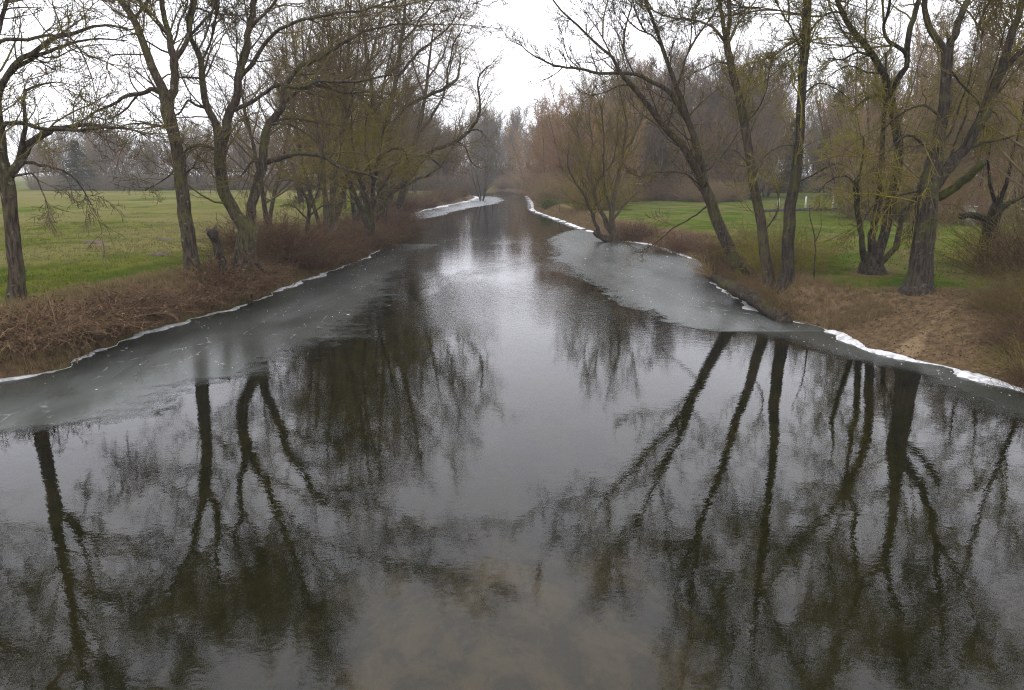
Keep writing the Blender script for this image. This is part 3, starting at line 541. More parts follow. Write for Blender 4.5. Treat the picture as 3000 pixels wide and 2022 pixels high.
def copy_tree(o, parent=None):
    c = o.copy()
    COL.objects.link(c)
    c.parent = parent
    for ch in o.children:
        copy_tree(ch, c)
    return c

def norm(v):
    return v / (np.linalg.norm(v, axis=-1, keepdims=True) + 1e-9)

class Geo:
    """collects tubes and leaves of one part"""
    def __init__(self):
        self.V, self.Q, self.T, self.C, self.n = [], [], [], [], 0
    def tubes(self, pts, rad, S, tint=None, rough=0.0, caps=False):
        """pts (N,K,3), rad (N,K)"""
        N, K, _ = pts.shape
        tan = np.empty_like(pts)
        tan[:, 1:-1] = pts[:, 2:] - pts[:, :-2]
        tan[:, 0] = pts[:, 1] - pts[:, 0]
        tan[:, -1] = pts[:, -1] - pts[:, -2]
        tan = norm(tan)
        ref = np.tile(np.array([0.31, 0.87, 0.11]), (N, 1))
        t0 = norm(pts[:, -1] - pts[:, 0])
        bad = np.abs((ref * t0).sum(1)) > 0.8
        ref[bad] = np.array([0.9, -0.2, 0.3])
        u = norm(ref[:, None, :] - (ref[:, None, :] * tan).sum(-1, keepdims=True) * tan)
        w = np.cross(tan, u)
        a = np.arange(S) * 2 * math.pi / S
        r = rad[:, :, None] * np.ones(S)
        if rough:
            ph = rng.uniform(0, 6.28, (N, 1, 1))
            k = np.arange(K)[None, :, None]
            r = r * (1 + rough * (0.6 * np.sin(3 * a + ph + 0.06 * k) + 0.5 * np.sin(5 * a - ph - 0.09 * k) + rng.normal(0, 0.18, r.shape)))
        ring = pts[:, :, None, :] + r[..., None] * (np.cos(a)[:, None] * u[:, :, None, :] + np.sin(a)[:, None] * w[:, :, None, :])
        base = self.n + np.arange(N * K * S).reshape(N, K, S)
        b0, b1 = base[:, :-1], base[:, 1:]
        q = np.stack([b0, np.roll(b0, -1, 2), np.roll(b1, -1, 2), b1], -1).reshape(-1, 4)
        self.V.append(ring.reshape(-1, 3)); self.Q.append(q)
        if tint is None: tint = rng.uniform(0, 1, N)
        self.C.append(np.repeat(tint, K * S))
        self.n += N * K * S
        if caps:
            for end in (0, -1):
                c = pts[:, end]
                self.V.append(c); self.C.append(tint)
                idx = self.n + np.arange(N)
                rg = base[:, end]
                tri = np.stack([rg, np.roll(rg, -1, 1), np.repeat(idx[:, None], S, 1)], -1).reshape(-1, 3)
                if end == 0: tri = tri[:, ::-1]
                self.T.append(tri); self.n += N
    def leaves(self, P, size, flat=0.0, aspect=0.55, tint=None):
        """small kite-shaped leaves at P"""
        N = len(P)
        d = norm(rng.normal(0, 1, (N, 3)) * np.array([1, 1, 1 - flat]))
        e = norm(np.cross(d, rng.normal(0, 1, (N, 3))))
        s = size * rng.uniform(0.6, 1.3, (N, 1))
        v = np.stack([P - d * s, P + e * s * aspect, P + d * s, P - e * s * aspect], 1)
        self.V.append(v.reshape(-1, 3))
        self.Q.append(self.n + np.arange(N * 4).reshape(N, 4))
        self.C.append(np.repeat(rng.uniform(0, 1, N) if tint is None else tint, 4)); self.n += N * 4
    def blades(self, P, D, h, w, tint=None):
        """grass blades: a triangle from P along D"""
        N = len(P)
        side = norm(np.stack([rng.normal(0, 1, N), rng.normal(0, 1, N), np.zeros(N)], 1)) * w[:, None] * 0.5
        v = np.stack([P - side, P + side, P + D * h[:, None]], 1)
        self.V.append(v.reshape(-1, 3))
        self.T.append(self.n + np.arange(N * 3).reshape(N, 3))
        self.C.append(np.repeat(rng.uniform(0, 1, N) if tint is None else tint, 3)); self.n += N * 3
    def mesh(self, name, mat, smooth=True, origin=(0, 0, 0)):
        if not self.V: return None
        V = np.concatenate(self.V) - np.array(origin)
        return make_mesh(name, V, np.concatenate(self.Q) if self.Q else None, np.concatenate(self.T) if self.T else None, (mat,), smooth, np.concatenate(self.C))

def grow(P, D, L, R0, R1, K, wiggle, up, curl=None):
    """N shoots of K segments from P along D; up bends them to (+) or from (-) the sky"""
    N = len(P)
    pts = np.empty((N, K + 1, 3)); pts[:, 0] = P
    d = norm(D)
    step = (L / K)[:, None]
    for k in range(K):
        d = d + rng.normal(0, wiggle, (N, 3))
        u = up if not callable(up) else up((k + 0.5) / K)
        d[:, 2] += u
        d = norm(d)
        pts[:, k + 1] = pts[:, k] + d * step
    f = np.linspace(0, 1, K + 1)[None, :]
    rad = R0[:, None] * (1 - f) + R1 * f
    return pts, rad

def spawn(pts, rad, per, t0, t1, ang, angsd, up=0.0):
    """starting points, directions and local radius of per side shoots on each of N shoots"""
    N, K, _ = pts.shape
    n = N * per
    i = np.repeat(np.arange(N), per)
    t = (t0 + (t1 - t0) * ((np.tile(np.arange(per), N) + rng.uniform(0, 1, n)) / per)) * (K - 1)
    k = np.minimum(t.astype(int), K - 2); f = (t - k)[:, None]
    P = pts[i, k] * (1 - f) + pts[i, k + 1] * f
    r = rad[i, k] * (1 - f[:, 0]) + rad[i, k + 1] * f[:, 0]
    tan = norm(pts[i, k + 1] - pts[i, k])
    perp = norm(np.cross(tan, rng.normal(0, 1, (n, 3))))
    a = rng.normal(ang, angsd, n)[:, None]
    D = np.cos(a) * tan + np.sin(a) * perp
    D[:, 2] += up
    return P, norm(D), r, i, t / (K - 1)

def smooth_limb(pts, step=0.22, jitter=0.0):
    """Catmull-Rom through (x, y, z, r) points"""
    p = np.array(pts, float)
    q = np.vstack([2 * p[0] - p[1], p, 2 * p[-1] - p[-2]])
    out = []
    for k in range(1, len(q) - 2):
        n = max(2, int(np.linalg.norm(q[k + 1, :3] - q[k, :3]) / step))
        u = np.linspace(0, 1, n, endpoint=False)[:, None]
        a, b, c, d = q[k - 1], q[k], q[k + 1], q[k + 2]
        out.append(0.5 * (2 * b + (c - a) * u + (2 * a - 5 * b + 4 * c - d) * u ** 2 + (3 * b - a - 3 * c + d) * u ** 3))
    out.append(p[-1:])
    o = np.concatenate(out)
    o[:, 3] = np.maximum(o[:, 3], 0.006)
    if jitter and len(o) > 4:
        n = len(o)
        j = rng.normal(0, 1, (n, 3))
        j = (j + np.roll(j, 1, 0) + np.roll(j, -1, 0)) / 2
        j *= (jitter * np.minimum(1, np.arange(n) / 4.0))[:, None] * (0.02 + 0.35 * o[:, 3:4])
        o[:, :3] += j
    return o

# ------------------------------------------------------------------ the lie of the land
LSH = np.array([(-30, -60), (-23, 0), (-16.5, 12)] + CURVES['left_shore'] + [(-24, 196), (-70, 206), (-160, 214), (-240, 260)], float)
RSH = np.array([(24, -60), (17.5, 0), (14.5, 10)] + CURVES['right_shore'] + [(-22, 236), (-70, 242), (-160, 248), (-238, 262)], float)
def sm_interp(y, tab):
    d = (-0.8, -0.4, 0, 0.4, 0.8)
    k = 0.4 + np.clip((np.asarray(y, float) - 40) / 60, 0, 1) * 4
    return sum(np.interp(y + e * k, tab[:, 1], tab[:, 0]) for e in d) / len(d)
def left_x(y):
    y = np.asarray(y, float)
    return sm_interp(y, LSH) + (0.10 * np.sin(y * 2.1) + 0.07 * np.sin(y * 5.3 + 1)) * np.clip((60 - y) / 30, 0, 1)
def right_x(y):
    y = np.asarray(y, float)
    return sm_interp(y, RSH) + (0.07 * np.sin(y * 1.9 + 2) + 0.05 * np.sin(y * 4.7)) * np.clip((60 - y) / 30, 0, 1)
def sstep(x): 
    x = np.clip(x, 0, 1); return x * x * (3 - 2 * x)
def lump(x, y):
    return (np.sin(x * 0.9 + 1.3 * np.sin(y * 0.37)) * np.cos(y * 0.71 + 0.8 * np.sin(x * 0.5)) * 0.6
            + np.sin(x * 2.7 + y * 1.9) * 0.22 + np.sin(x * 5.1 - y * 4.3 + 2) * 0.12)
def ground_z(x, y):
    x = np.asarray(x, float); y = np.asarray(y, float)
    lx, rx = left_x(y), right_x(y)
    e = 0.5
    cl = 1 / np.sqrt(1 + ((left_x(y + e) - left_x(y - e)) / (2 * e)) ** 2)
    cr = 1 / np.sqrt(1 + ((right_x(y + e) - right_x(y - e)) / (2 * e)) ** 2)
    dl, dr = (lx - x) * cl, (x - rx) * cr
    bank_l = np.interp(y, [10, 34, 50, 70, 300], [1.5, 1.5, 2.4, 3.0, 4.0])
    top_l = np.interp(y, [0, 34, 45, 60, 300], [1.42, 1.42, 1.15, 1.1, 1.3])
    zl = top_l * sstep(0.12 + dl / bank_l) + 0.10 * np.clip(dl / 25, 0, 1) + 0.05 * lump(x, y) * sstep(dl / 3)
    bank_r = np.interp(y, [0, 19, 23.5, 26, 40, 60, 300], [4.6, 5.0, 4.2, 1.3, 1.6, 3.0, 4.0])
    top_r = np.interp(y, [0, 30, 60, 300], [1.25, 1.15, 1.0, 1.25])
    zr = top_r * sstep(0.10 + dr / bank_r) + 0.15 * np.clip(dr / 40, 0, 1) + 0.04 * lump(x, y) * sstep(dr / 3)
    dw = np.minimum(-dl, -dr)
    zb = -0.05 - np.minimum(1.25, 0.42 * np.maximum(dw, 0)) + 0.08 * lump(x * 0.8, y * 0.8)
    sh = shoal_at(x, y)
    zb = zb * (1 - 0.55 * sh)
    return np.where(dl > 0, zl, np.where(dr > 0, zr, zb))
def shoal_at(x, y):
    cx = -0.3 + 0.03 * y
    return np.exp(-((x - cx) / (2.3 + 0.05 * y)) ** 2) * sstep((15 - y) / 8)

def nonuniform(a, b, s0, g, smax=1e9):
    v, s = [a], s0
    while v[-1] < b:
        v.append(v[-1] + s); s = min(s * g, smax)
    v[-1] = b
    return np.array(v)

ys = np.concatenate([np.linspace(-60, 6, 12), np.arange(7, 46, 0.25), nonuniform(46, 260, 0.3, 1.02, 3.0), nonuniform(264, 900, 6, 1.25)])
off = nonuniform(0, 900, 0.14, 1.09)
inner = (1 - np.cos(np.linspace(0, math.pi, 40))) / 2
lx, rx = left_x(ys), right_x(ys)
X = np.concatenate([lx[:, None] - off[::-1][None, :-1], lx[:, None] + (rx - lx)[:, None] * inner[None, :], rx[:, None] + off[None, 1:]], 1)
Yg = np.repeat(ys[:, None], X.shape[1], 1)
Zg = ground_z(X, Yg)
R_, C_ = X.shape
idx = np.arange(R_ * C_).reshape(R_, C_)
quads = np.stack([idx[:-1, :-1], idx[:-1, 1:], idx[1:, 1:], idx[1:, :-1]], -1).reshape(-1, 4)
me = make_mesh('ground', np.stack([X, Yg, Zg], -1).reshape(-1, 3), quads, None, ('ground',))
dl = (lx[:, None] - X).ravel(); dr = (X - rx[:, None]).ravel(); yy = Yg.ravel()
soil_w_l = np.interp(yy, [0, 40, 60, 300], [2.0, 2.2, 3.5, 4.0])
soil_w_r = np.interp(yy, [0, 18, 22, 25, 30, 50, 300], [7.5, 6.5, 4.8, 2.0, 2.0, 3.0, 3.0])
soil = np.where(dl > 0, 1 - sstep((dl - soil_w_l * 0.6) / soil_w_l), np.where(dr > 0, 1 - sstep((dr - soil_w_r * 0.6) / (soil_w_r * 0.7)), 0))
# worn earth round the big right-hand trees
for (tx, ty, tr) in ((13.5, 24.2, 2.6), (14.1, 29.0, 1.6), (10.2, 27.3, 1.0)):
    soil = np.maximum(soil, 0.8 * np.exp(-(((X.ravel() - tx) / tr) ** 2 + ((yy - ty) / tr) ** 2)))
lawn = (dr > 0).astype(float)
bed = ((dl < 0) & (dr < 0)).astype(float)
ca = me.color_attributes.new('zone', 'FLOAT_COLOR', 'POINT')
ca.data.foreach_set('color', np.stack([soil, lawn, bed, np.ones_like(soil)], 1).astype(np.float32).ravel())
px_ = np.array([(11.0, 20.3), (11.6, 20.9), (12.3, 21.4), (12.8, 21.9), (13.7, 22.6), (15.2, 23.6), (18, 25)])
dpath = np.full(len(yy), 1e9)
xx = X.ravel()
for k in range(len(px_) - 1):
    a, b = px_[k], px_[k + 1]; ab = b - a
    t_ = np.clip(((xx - a[0]) * ab[0] + (yy - a[1]) * ab[1]) / (ab @ ab), 0, 1)
    dpath = np.minimum(dpath, np.hypot(xx - a[0] - t_ * ab[0], yy - a[1] - t_ * ab[1]))
pathv = np.exp(-(dpath / 0.28) ** 2) * 0.62 + 0.55 * np.exp(-(((xx - 11.2) / 0.7) ** 2 + ((yy - 20.3) / 0.7) ** 2)) * (dr > 0)
for nm, val in (('path', pathv), ('shoal', shoal_at(xx, yy))):
    a = me.attributes.new(nm, 'FLOAT', 'POINT'); a.data.foreach_set('value', val.astype(np.float32))
tag(link('ground', me), kind='structure')

# the river surface
wq = np.array([(-110, -60, 0), (110, -60, 0), (110, 262, 0), (-110, 262, 0)], float)
tag(link('river_water', make_mesh('river_water', wq, [(0, 1, 2, 3)], None, ('water',))), kind='structure')

# ------------------------------------------------------------------ ice along the banks
def ice_sheet(y0, y1, shore, edge_tab, side, mat, label, thick=0.012, fingers=0.25, ny=260, frost=(0.10, 0.30), frost_range=None, frost_z=0.05, fmean=0.35):
    yv = np.linspace(y0, y1, ny)
    xs = shore(yv) - side * 0.25                       # tucked under the bank
    tab = np.array(edge_tab, float); tab = tab[np.argsort(tab[:, 1])]
    xe = np.interp(yv, tab[:, 1], tab[:, 0])
    k = np.hanning(9); k /= k.sum()
    xe = np.convolve(np.pad(xe, 4, 'edge'), k, 'valid')
    wob = np.convolve(rng.normal(0, 1, ny + 8), np.hanning(9) / 2.2, 'valid')
    xe = xe + side * np.abs(wob) * fingers * 0.6
    xe = np.where(side * (xe - xs) < 0.3, xs + side * 0.3, xe)
    nx = 26
    s = np.linspace(0, 1, nx) ** 0.8
    Xi = xs[:, None] + (xe - xs)[:, None] * s[None, :]
    Yi = np.repeat(yv[:, None], nx, 1)
    Zi = np.full_like(Xi, thick)
    top = np.stack([Xi, Yi, Zi], -1).reshape(-1, 3)
    rim = np.stack([xe, yv, np.full(ny, -0.02)], -1)
    ends = np.concatenate([np.stack([Xi[r], Yi[r], np.full(nx, -0.02)], -1) for r in (0, -1)])
    V = np.concatenate([top, rim, ends])
    ii = np.arange(ny * nx).reshape(ny, nx)
    q = np.stack([ii[:-1, :-1], ii[:-1, 1:], ii[1:, 1:], ii[1:, :-1]], -1).reshape(-1, 4)
    rr = ny * nx + np.arange(ny)
    q2 = np.stack([ii[:-1, -1], rr[:-1], rr[1:], ii[1:, -1]], -1)
    e0 = ny * nx + ny + np.arange(nx); e1 = e0 + nx
    q3 = np.stack([ii[0, :-1], e0[:-1], e0[1:], ii[0, 1:]], -1)
    q4 = np.stack([ii[-1, :-1], e1[:-1], e1[1:], ii[-1, 1:]], -1)
    if side < 0: q, q2, q3, q4 = (a[:, ::-1] for a in (q, q2, q3, q4))
    me = make_mesh('ice_sheet', V, np.concatenate([q, q2, q3, q4]), None, (mat,))
    ev = np.concatenate([np.tile(s, ny), np.ones(ny), np.tile(s, 2)])
    a = me.attributes.new('edge', 'FLOAT', 'POINT'); a.data.foreach_set('value', ev.astype(np.float32))
    o = tag(link('ice_sheet', me), label, 'ice', 'sheets of ice along the river banks')
    # white frost rim piled against the bank
    f0, f1 = frost_range or (y0, y1)
    n = int((f1 - f0) * 9)
    yf = np.linspace(f0, f1, n)
    w = frost[0] + (frost[1] - frost[0]) * np.clip(np.convolve(rng.normal(fmean, 2.2, n + 20), np.hanning(21) / np.hanning(21).sum(), 'valid'), -0.4, 1.4)
    w = np.maximum(w + rng.normal(0, 0.03, n), 0.004)
    base = shore(yf)
    prof = np.array([(-0.12, 0.0), (-0.04, 0.8), (0.3, 1.0), (0.7, 0.75), (1.0, 0.0)])
    Vf = np.stack([base[:, None] + side * (prof[None, :, 0] * w[:, None] + rng.normal(0, 0.012, (n, 5))),
                   yf[:, None] + rng.normal(0, 0.015, (n, 5)),
                   thick + 0.002 + (prof[None, :, 1] * frost_z) * np.clip(w[:, None] / frost[1], 0.25, 1.1) * rng.uniform(0.6, 1.1, (n, 5))], -1)
    Vf[:, 4, 2] = thick - 0.01
    jf = np.arange(n * 5).reshape(n, 5)
    qf = np.stack([jf[:-1, :-1], jf[:-1, 1:], jf[1:, 1:], jf[1:, :-1]], -1).reshape(-1, 4)
    if side < 0: qf = qf[:, ::-1]
    link('frost_rim', make_mesh('frost_rim', Vf.reshape(-1, 3), qf, None, ('frost',)), o)
    # loose frost flakes lying on the sheet
    nf = int(30 + 2.2 * (y1 - y0))
    r = rng.integers(0, ny, nf); c = np.minimum((rng.beta(1.2, 2.2, nf) * nx).astype(int), nx - 2)
    g = Geo()
    P = np.stack([Xi[r, c] + rng.normal(0, 0.1, nf), Yi[r, c] + rng.normal(0, 0.1, nf), np.full(nf, thick + 0.012)], -1)
    rad = rng.uniform(0.006, 0.022, nf) * (1 + (rng.uniform(0, 1, nf) < 0.08) * 2.0)
    ang = np.arange(6) * math.pi / 3
    rr6 = rad[:, None] * rng.uniform(0.5, 1.2, (nf, 6))
    ring = P[:, None, :] + np.stack([rr6 * np.cos(ang) * 1.6, rr6 * np.sin(ang), np.full((nf, 6), -0.008)], -1)
    Vn = np.concatenate([P[:, None, :], ring], 1).reshape(-1, 3)
    b = (np.arange(nf) * 7)[:, None]
    tri = np.stack([np.repeat(b, 6, 1), b + 1 + np.arange(6), b + 1 + (np.arange(6) + 1) % 6], -1).reshape(-1, 3)
    fl = link('frost_flakes', make_mesh('frost_flakes', Vn, None, tri, ('frost',)), o)
    fl['kind'] = 'stuff'
    return o
ice_sheet(5, 54.0, left_x, [(-12, 5), (-10.5, 12)] + CURVES['left_edge'], 1, 'ice', 'long grey ice shelf along the bramble bank on the left', ny=420, frost=(0.06, 0.26), fingers=0.8, fmean=0.5)
ice_sheet(23.6, 68, right_x, CURVES['right_edge'][1:] + [(6.6, 23.5)], -1, 'ice_thick', 'broad cloudy grey ice sheet between the leaning trees and the fan-shaped willow', ny=420, frost=(0.10, 0.40), fingers=0.45)
ice_sheet(9, 23.5, right_x, CURVES['near_edge'] + [(13.0, 9)], -1, 'ice_thin', 'thin dark ice ribbon with a thick white rim below the earth path', ny=240, frost=(0.16, 0.42), fingers=0.25, frost_z=0.09, fmean=0.6)
ice_sheet(80, 168, left_x, CURVES['spit_edge'], 1, 'ice_thick', 'far pale ice spit round the small tree in the river bend', ny=300, frost=(0.3, 1.0), fingers=0.5, frost_z=0.08)
ice_sheet(68.5, 170, right_x, [(right_x(np.array([y]))[0] - 0.8, y) for y in range(68, 172, 2)], -1, 'ice_thick', 'narrow white ice fringe along the far reed bank on the right', ny=260, frost=(0.2, 0.6), fingers=0.4, frost_z=0.08)

# ------------------------------------------------------------------ bare trees
_boughs = {}
def boughs(mat):
    """two spreading boughs of twigs, shared between the trees of one twig colour"""
    if mat not in _boughs:
        out = []
        for v in range(2):
            g = Geo()
            e1, er = grow(np.zeros((1, 3)), np.array([[0, 0, 1.0]]), np.array([4.6]), np.array([0.045]), 0.012, 14, 0.09, 0.0)
            g.tubes(e1, er, 5)
            q, d, rr, i_, tt = spawn(e1, er, 18, 0.10, 1.0, 0.85, 0.25, 0.05)
            l1 = rng.uniform(1.0, 2.6, len(q)) * (1.0 - 0.5 * tt)
            p1, r1 = grow(q, d, l1, np.minimum(0.6 * rr, 0.02), 0.009, 7, 0.14, 0.03)
            g.tubes(p1, r1, 3)
            q, d, rr, i, tt = spawn(p1, r1, 8, 0.15, 1.0, 0.8, 0.25, 0.0)
            l2 = np.clip(l1[i] * rng.uniform(0.22, 0.5, len(q)), 0.25, 1.2)
            p2, r2 = grow(q, d, l2, np.minimum(0.7 * rr, 0.011), 0.007, 3, 0.2, 0.05)
            g.tubes(p2, r2, 3)
            q, d, rr, i, tt = spawn(p2, r2, 4, 0.2, 1.0, 0.75, 0.3, 0.0)
            p3, r3 = grow(q, d, np.clip(l2[i] * rng.uniform(0.25, 0.6, len(q)), 0.12, 0.5), np.full(len(q), 0.0085), 0.005, 2, 0.2, 0.05)
            g.tubes(p3, r3, 3)
            out.append(g.mesh('bough', mat))
        _boughs[mat] = out
    return _boughs[mat]
def traced_tree(key, name, label, twig, bark, dens=2.2, b1=(1.2, 3.2), up1=0.04, up2=0.10, up3=0.10, n2=7, n3=4, wig=0.16, group=None, tips=True, droop_below=None, limb_mats=None, twig_r=0.008, crown_name='crown', cut=(), ext=True, ext_n=3):
    limbs = TREES[key]
    bx, by, bz, _ = limbs[0][0]
    gz = float(ground_z(bx, by))
    org = np.array([bx, by, bz])
    root = empty(name, tuple(org))
    tag(root, label, 'tree', group or 'bare trees along the river')
    crown = Geo()
    SP, SD, SR, SL = [], [], [], []
    for li, l in enumerate(limbs):
        s = smooth_limb(l, 0.22, 0.9 if li else 0.22)
        g = Geo()
        rmax = s[:, 3].max()
        S = 14 if rmax > 0.2 else (10 if rmax > 0.1 else (8 if rmax > 0.05 else 6))
        g.tubes(s[None, :, :3], s[None, :, 3], S, None, 0.032 if rmax > 0.06 else 0.02, caps=True)
        mat = (limb_mats or {}).get(li, bark)
        limb_o = link('trunk' if li == 0 else 'limb', g.mesh('trunk' if li == 0 else 'limb', mat, True, org), root)
        if li in cut: continue
        # side shoots along the limb
        seg = np.linalg.norm(np.diff(s[:, :3], axis=0), axis=1)
        length = seg.sum()
        zmin = bz + (2.6 if li == 0 else 1.2)
        n = int(length * dens)
        if n < 1: continue
        t = np.sort(rng.uniform(0.25 if li else 0.3, 1, n)) * (len(s) - 1.01)
        k = t.astype(int); f = (t - k)[:, None]
        p = s[k] * (1 - f) + s[k + 1] * f
        tan = norm(s[k + 1, :3] - s[k, :3])
        perp = norm(np.cross(tan, rng.normal(0, 1, (n, 3))))
        a = rng.normal(0.9, 0.25, n)[:, None]
        D = norm(np.cos(a) * tan + np.sin(a) * perp + np.array([0, 0, 0.15]))
        ok = p[:, 2] > zmin
        L = rng.uniform(b1[0], b1[1], n) * np.clip(0.45 + p[:, 3] * 6, 0.5, 1.15) * np.clip(1.25 - t / len(s) * 0.55, 0.5, 1.2)
        SP.append(p[ok, :3]); SD.append(D[ok]); SR.append(p[ok, 3]); SL.append(L[ok])
        if ext and s[-1, 2] > 8.5:      # the high limbs carry boughs of the upper crown
            m = ext_n
            kk = (np.linspace(0.45, 0.99, m) * (len(s) - 1)).astype(int)
            for k1 in kk:
                if s[k1, 2] < 9.3: continue
                tdir = norm(s[min(k1 + 1, len(s) - 1), :3] - s[k1 - 1, :3])
                ed = norm(tdir + rng.normal(0, 0.5, 3) + np.array([0, 0, 0.35]))
                qd = Vector(ed).to_track_quat('Z', 'Y') @ Quaternion((0, 0, 1), rng.uniform(0, 6.28))
                sc_ = rng.uniform(0.65, 1.0)
                b_ = link('bough', boughs(twig)[int(rng.integers(0, 2))], limb_o, tuple(s[k1, :3] - org), (0, 0, 0), (sc_, sc_, sc_))
                b_.rotation_euler = qd.to_euler()
        if tips:       # the limb's own tip carries on as a spray
            m = 3
            tp = np.repeat(s[-2:-1, :3], m, 0); td = norm(np.repeat(norm(s[-1:, :3] - s[-4:-3, :3]), m, 0) + rng.normal(0, 0.35, (m, 3)))
            SP.append(tp); SD.append(td); SR.append(np.full(m, s[-1, 3] + 0.008)); SL.append(rng.uniform(b1[0], b1[1], m) * 0.7)
    P, D, r, L = np.concatenate(SP), np.concatenate(SD), np.concatenate(SR), np.concatenate(SL)
    R0 = np.minimum(0.55 * r, 0.010 + 0.011 * L)
    drop = np.zeros(len(P)) if droop_below is None else np.where(P[:, 2] < droop_below, -0.16, 0.0)
    def twigs(sel, up1, up2, up3, wig):
        if sel.sum() == 0: return
        p1, r1 = grow(P[sel], D[sel], L[sel], R0[sel], 0.008, 7, wig, up1)
        crown.tubes(p1, r1, 3)
        q, d, rr, i, tt = spawn(p1, r1, n2, 0.18, 1.0, 0.8, 0.25, 0.0)
        l2 = np.clip(L[sel][i] * rng.uniform(0.22, 0.5, len(q)) * (1.15 - 0.5 * tt), 0.25, 1.6)
        p2, r2 = grow(q, d, l2, np.minimum(0.7 * rr, 0.005 + 0.007 * l2), twig_r * 0.75, 3, wig * 1.4, up2)
        crown.tubes(p2, r2, 3)
        q, d, rr, i, tt = spawn(p2, r2, n3, 0.2, 1.0, 0.75, 0.3, 0.0)
        l3 = np.clip(l2[i] * rng.uniform(0.25, 0.6, len(q)), 0.12, 0.6)
        p3, r3 = grow(q, d, l3, np.full(len(q), twig_r), twig_r * 0.55, 2, wig * 1.6, up3)
        crown.tubes(p3, r3, 3)
    twigs(drop == 0, up1, up2, up3, wig)
    twigs(drop < 0, -0.10, -0.16, -0.14, wig)
    cr = link(crown_name, crown.mesh('crown', twig, True, org), root)
    return root

traced_tree('L1', 'bare_ash_tree', 'bare ash with a straight grey trunk at the left edge of the meadow', 'twig_ash', 'bark_ash', dens=2.4, b1=(1.0, 2.6), up2=0.08, droop_below=4.6, ext_n=4)
traced_tree('L2', 'bare_ash_tree', 'tall bare ash whose dark straight trunk forks high above the meadow', 'twig_ash', 'bark_ash', dens=2.6, b1=(1.2, 3.0))
traced_tree('L3', 'bare_ash_tree', 'bare ash splitting low into a V of two lichened stems', 'twig_ash', 'bark_ash', dens=2.8, b1=(1.2, 3.2), up2=0.06)
traced_tree('haw', 'small_hawthorn', 'small dark gnarled hawthorn above the dark hedge bush', 'twig_ash', 'bark_dark', dens=6, b1=(0.6, 1.4), n2=7, n3=4)
traced_tree('L4a', 'slim_bare_tree', 'slim straight bare tree left of a thicker twin by the bank bushes', 'twig_olive', 'bark_brown', dens=2.4, b1=(1.2, 3.0), ext=False)
traced_tree('L4b', 'slim_bare_tree', 'thicker bare tree with a high fork right of a slim twin', 'twig_ash', 'bark_ash', dens=2.4, b1=(1.4, 3.4), ext=False)
traced_tree('L5', 'yellow_willow', 'yellow-twigged willow with its foot leaning into the icy water', 'twig_willow', 'bark_dark', dens=3.8, b1=(1.6, 3.6), up1=-0.02, up2=-0.10, up3=-0.12, n2=9, n3=4, wig=0.13)
traced_tree('L6', 'bare_ash_tree', 'large bare ash reaching one long crooked limb out over the river', 'twig_mixed', 'bark_dark', dens=2.4, b1=(1.8, 4.2), up2=0.06, n2=9, n3=4, twig_r=0.009, ext=False)
traced_tree('L6b', 'bare_ash_tree', 'bare ash rising behind the long-limbed ash on the left bank', 'twig_grey', 'bark_dark', dens=2.2, b1=(1.8, 4.5), n2=9, n3=4, twig_r=0.010, ext=False)
traced_tree('R1', 'fan_willow', 'fan-shaped many-stemmed willow standing in the ice at the right bank', 'twig_olive', 'bark_brown', dens=3.0, b1=(1.4, 3.6), up1=0.14, up2=0.16, up3=0.14, n2=8, n3=4, wig=0.08, twig_r=0.008, ext=False)
traced_tree('R2', 'leaning_alder', 'leaning forked tree stretching a long limb left over the river', 'twig_ash', 'bark_brown', dens=2.2, b1=(1.0, 2.6), up1=0.10, up2=0.12, up3=0.10, wig=0.12, n2=7, n3=4, ext_n=1)
traced_tree('R3', 'slender_alder', 'slender curving tree between the leaning tree and the straight trunk', 'twig_ash', 'bark_brown', dens=1.9, b1=(0.9, 2.2), up1=0.08, up2=0.10, wig=0.12, n2=7, n3=4, ext_n=2)
traced_tree('R4', 'straight_alder', 'straight dark pole-like trunk beside the trampled bank', 'twig_olive', 'bark_dark', dens=2.0, b1=(0.9, 2.4), up1=0.02, up2=0.06, n2=7, n3=4)
traced_tree('R5', 'clumped_poplar', 'clump of four bare stems rising from one foot on the lawn', 'twig_olive', 'bark_dark', dens=2.6, b1=(1.0, 2.6), up2=0.02, droop_below=6.5, ext_n=5)
traced_tree('R6', 'old_poplar', 'massive old tree with a flared trunk, high V fork and mossy sawn stub', 'twig_olive', 'bark_dark', dens=2.6, b1=(1.0, 2.8), up2=0.0, droop_below=7.0, limb_mats={5: 'bark_mossy'}, cut=(5,), ext_n=5)
traced_tree('R7', 'ivy_pollard', 'dark ivy-clad leaning pollard behind the right-hand thicket', 'twig_brown', 'bark_ivy', dens=3.0, b1=(1.0, 2.4))

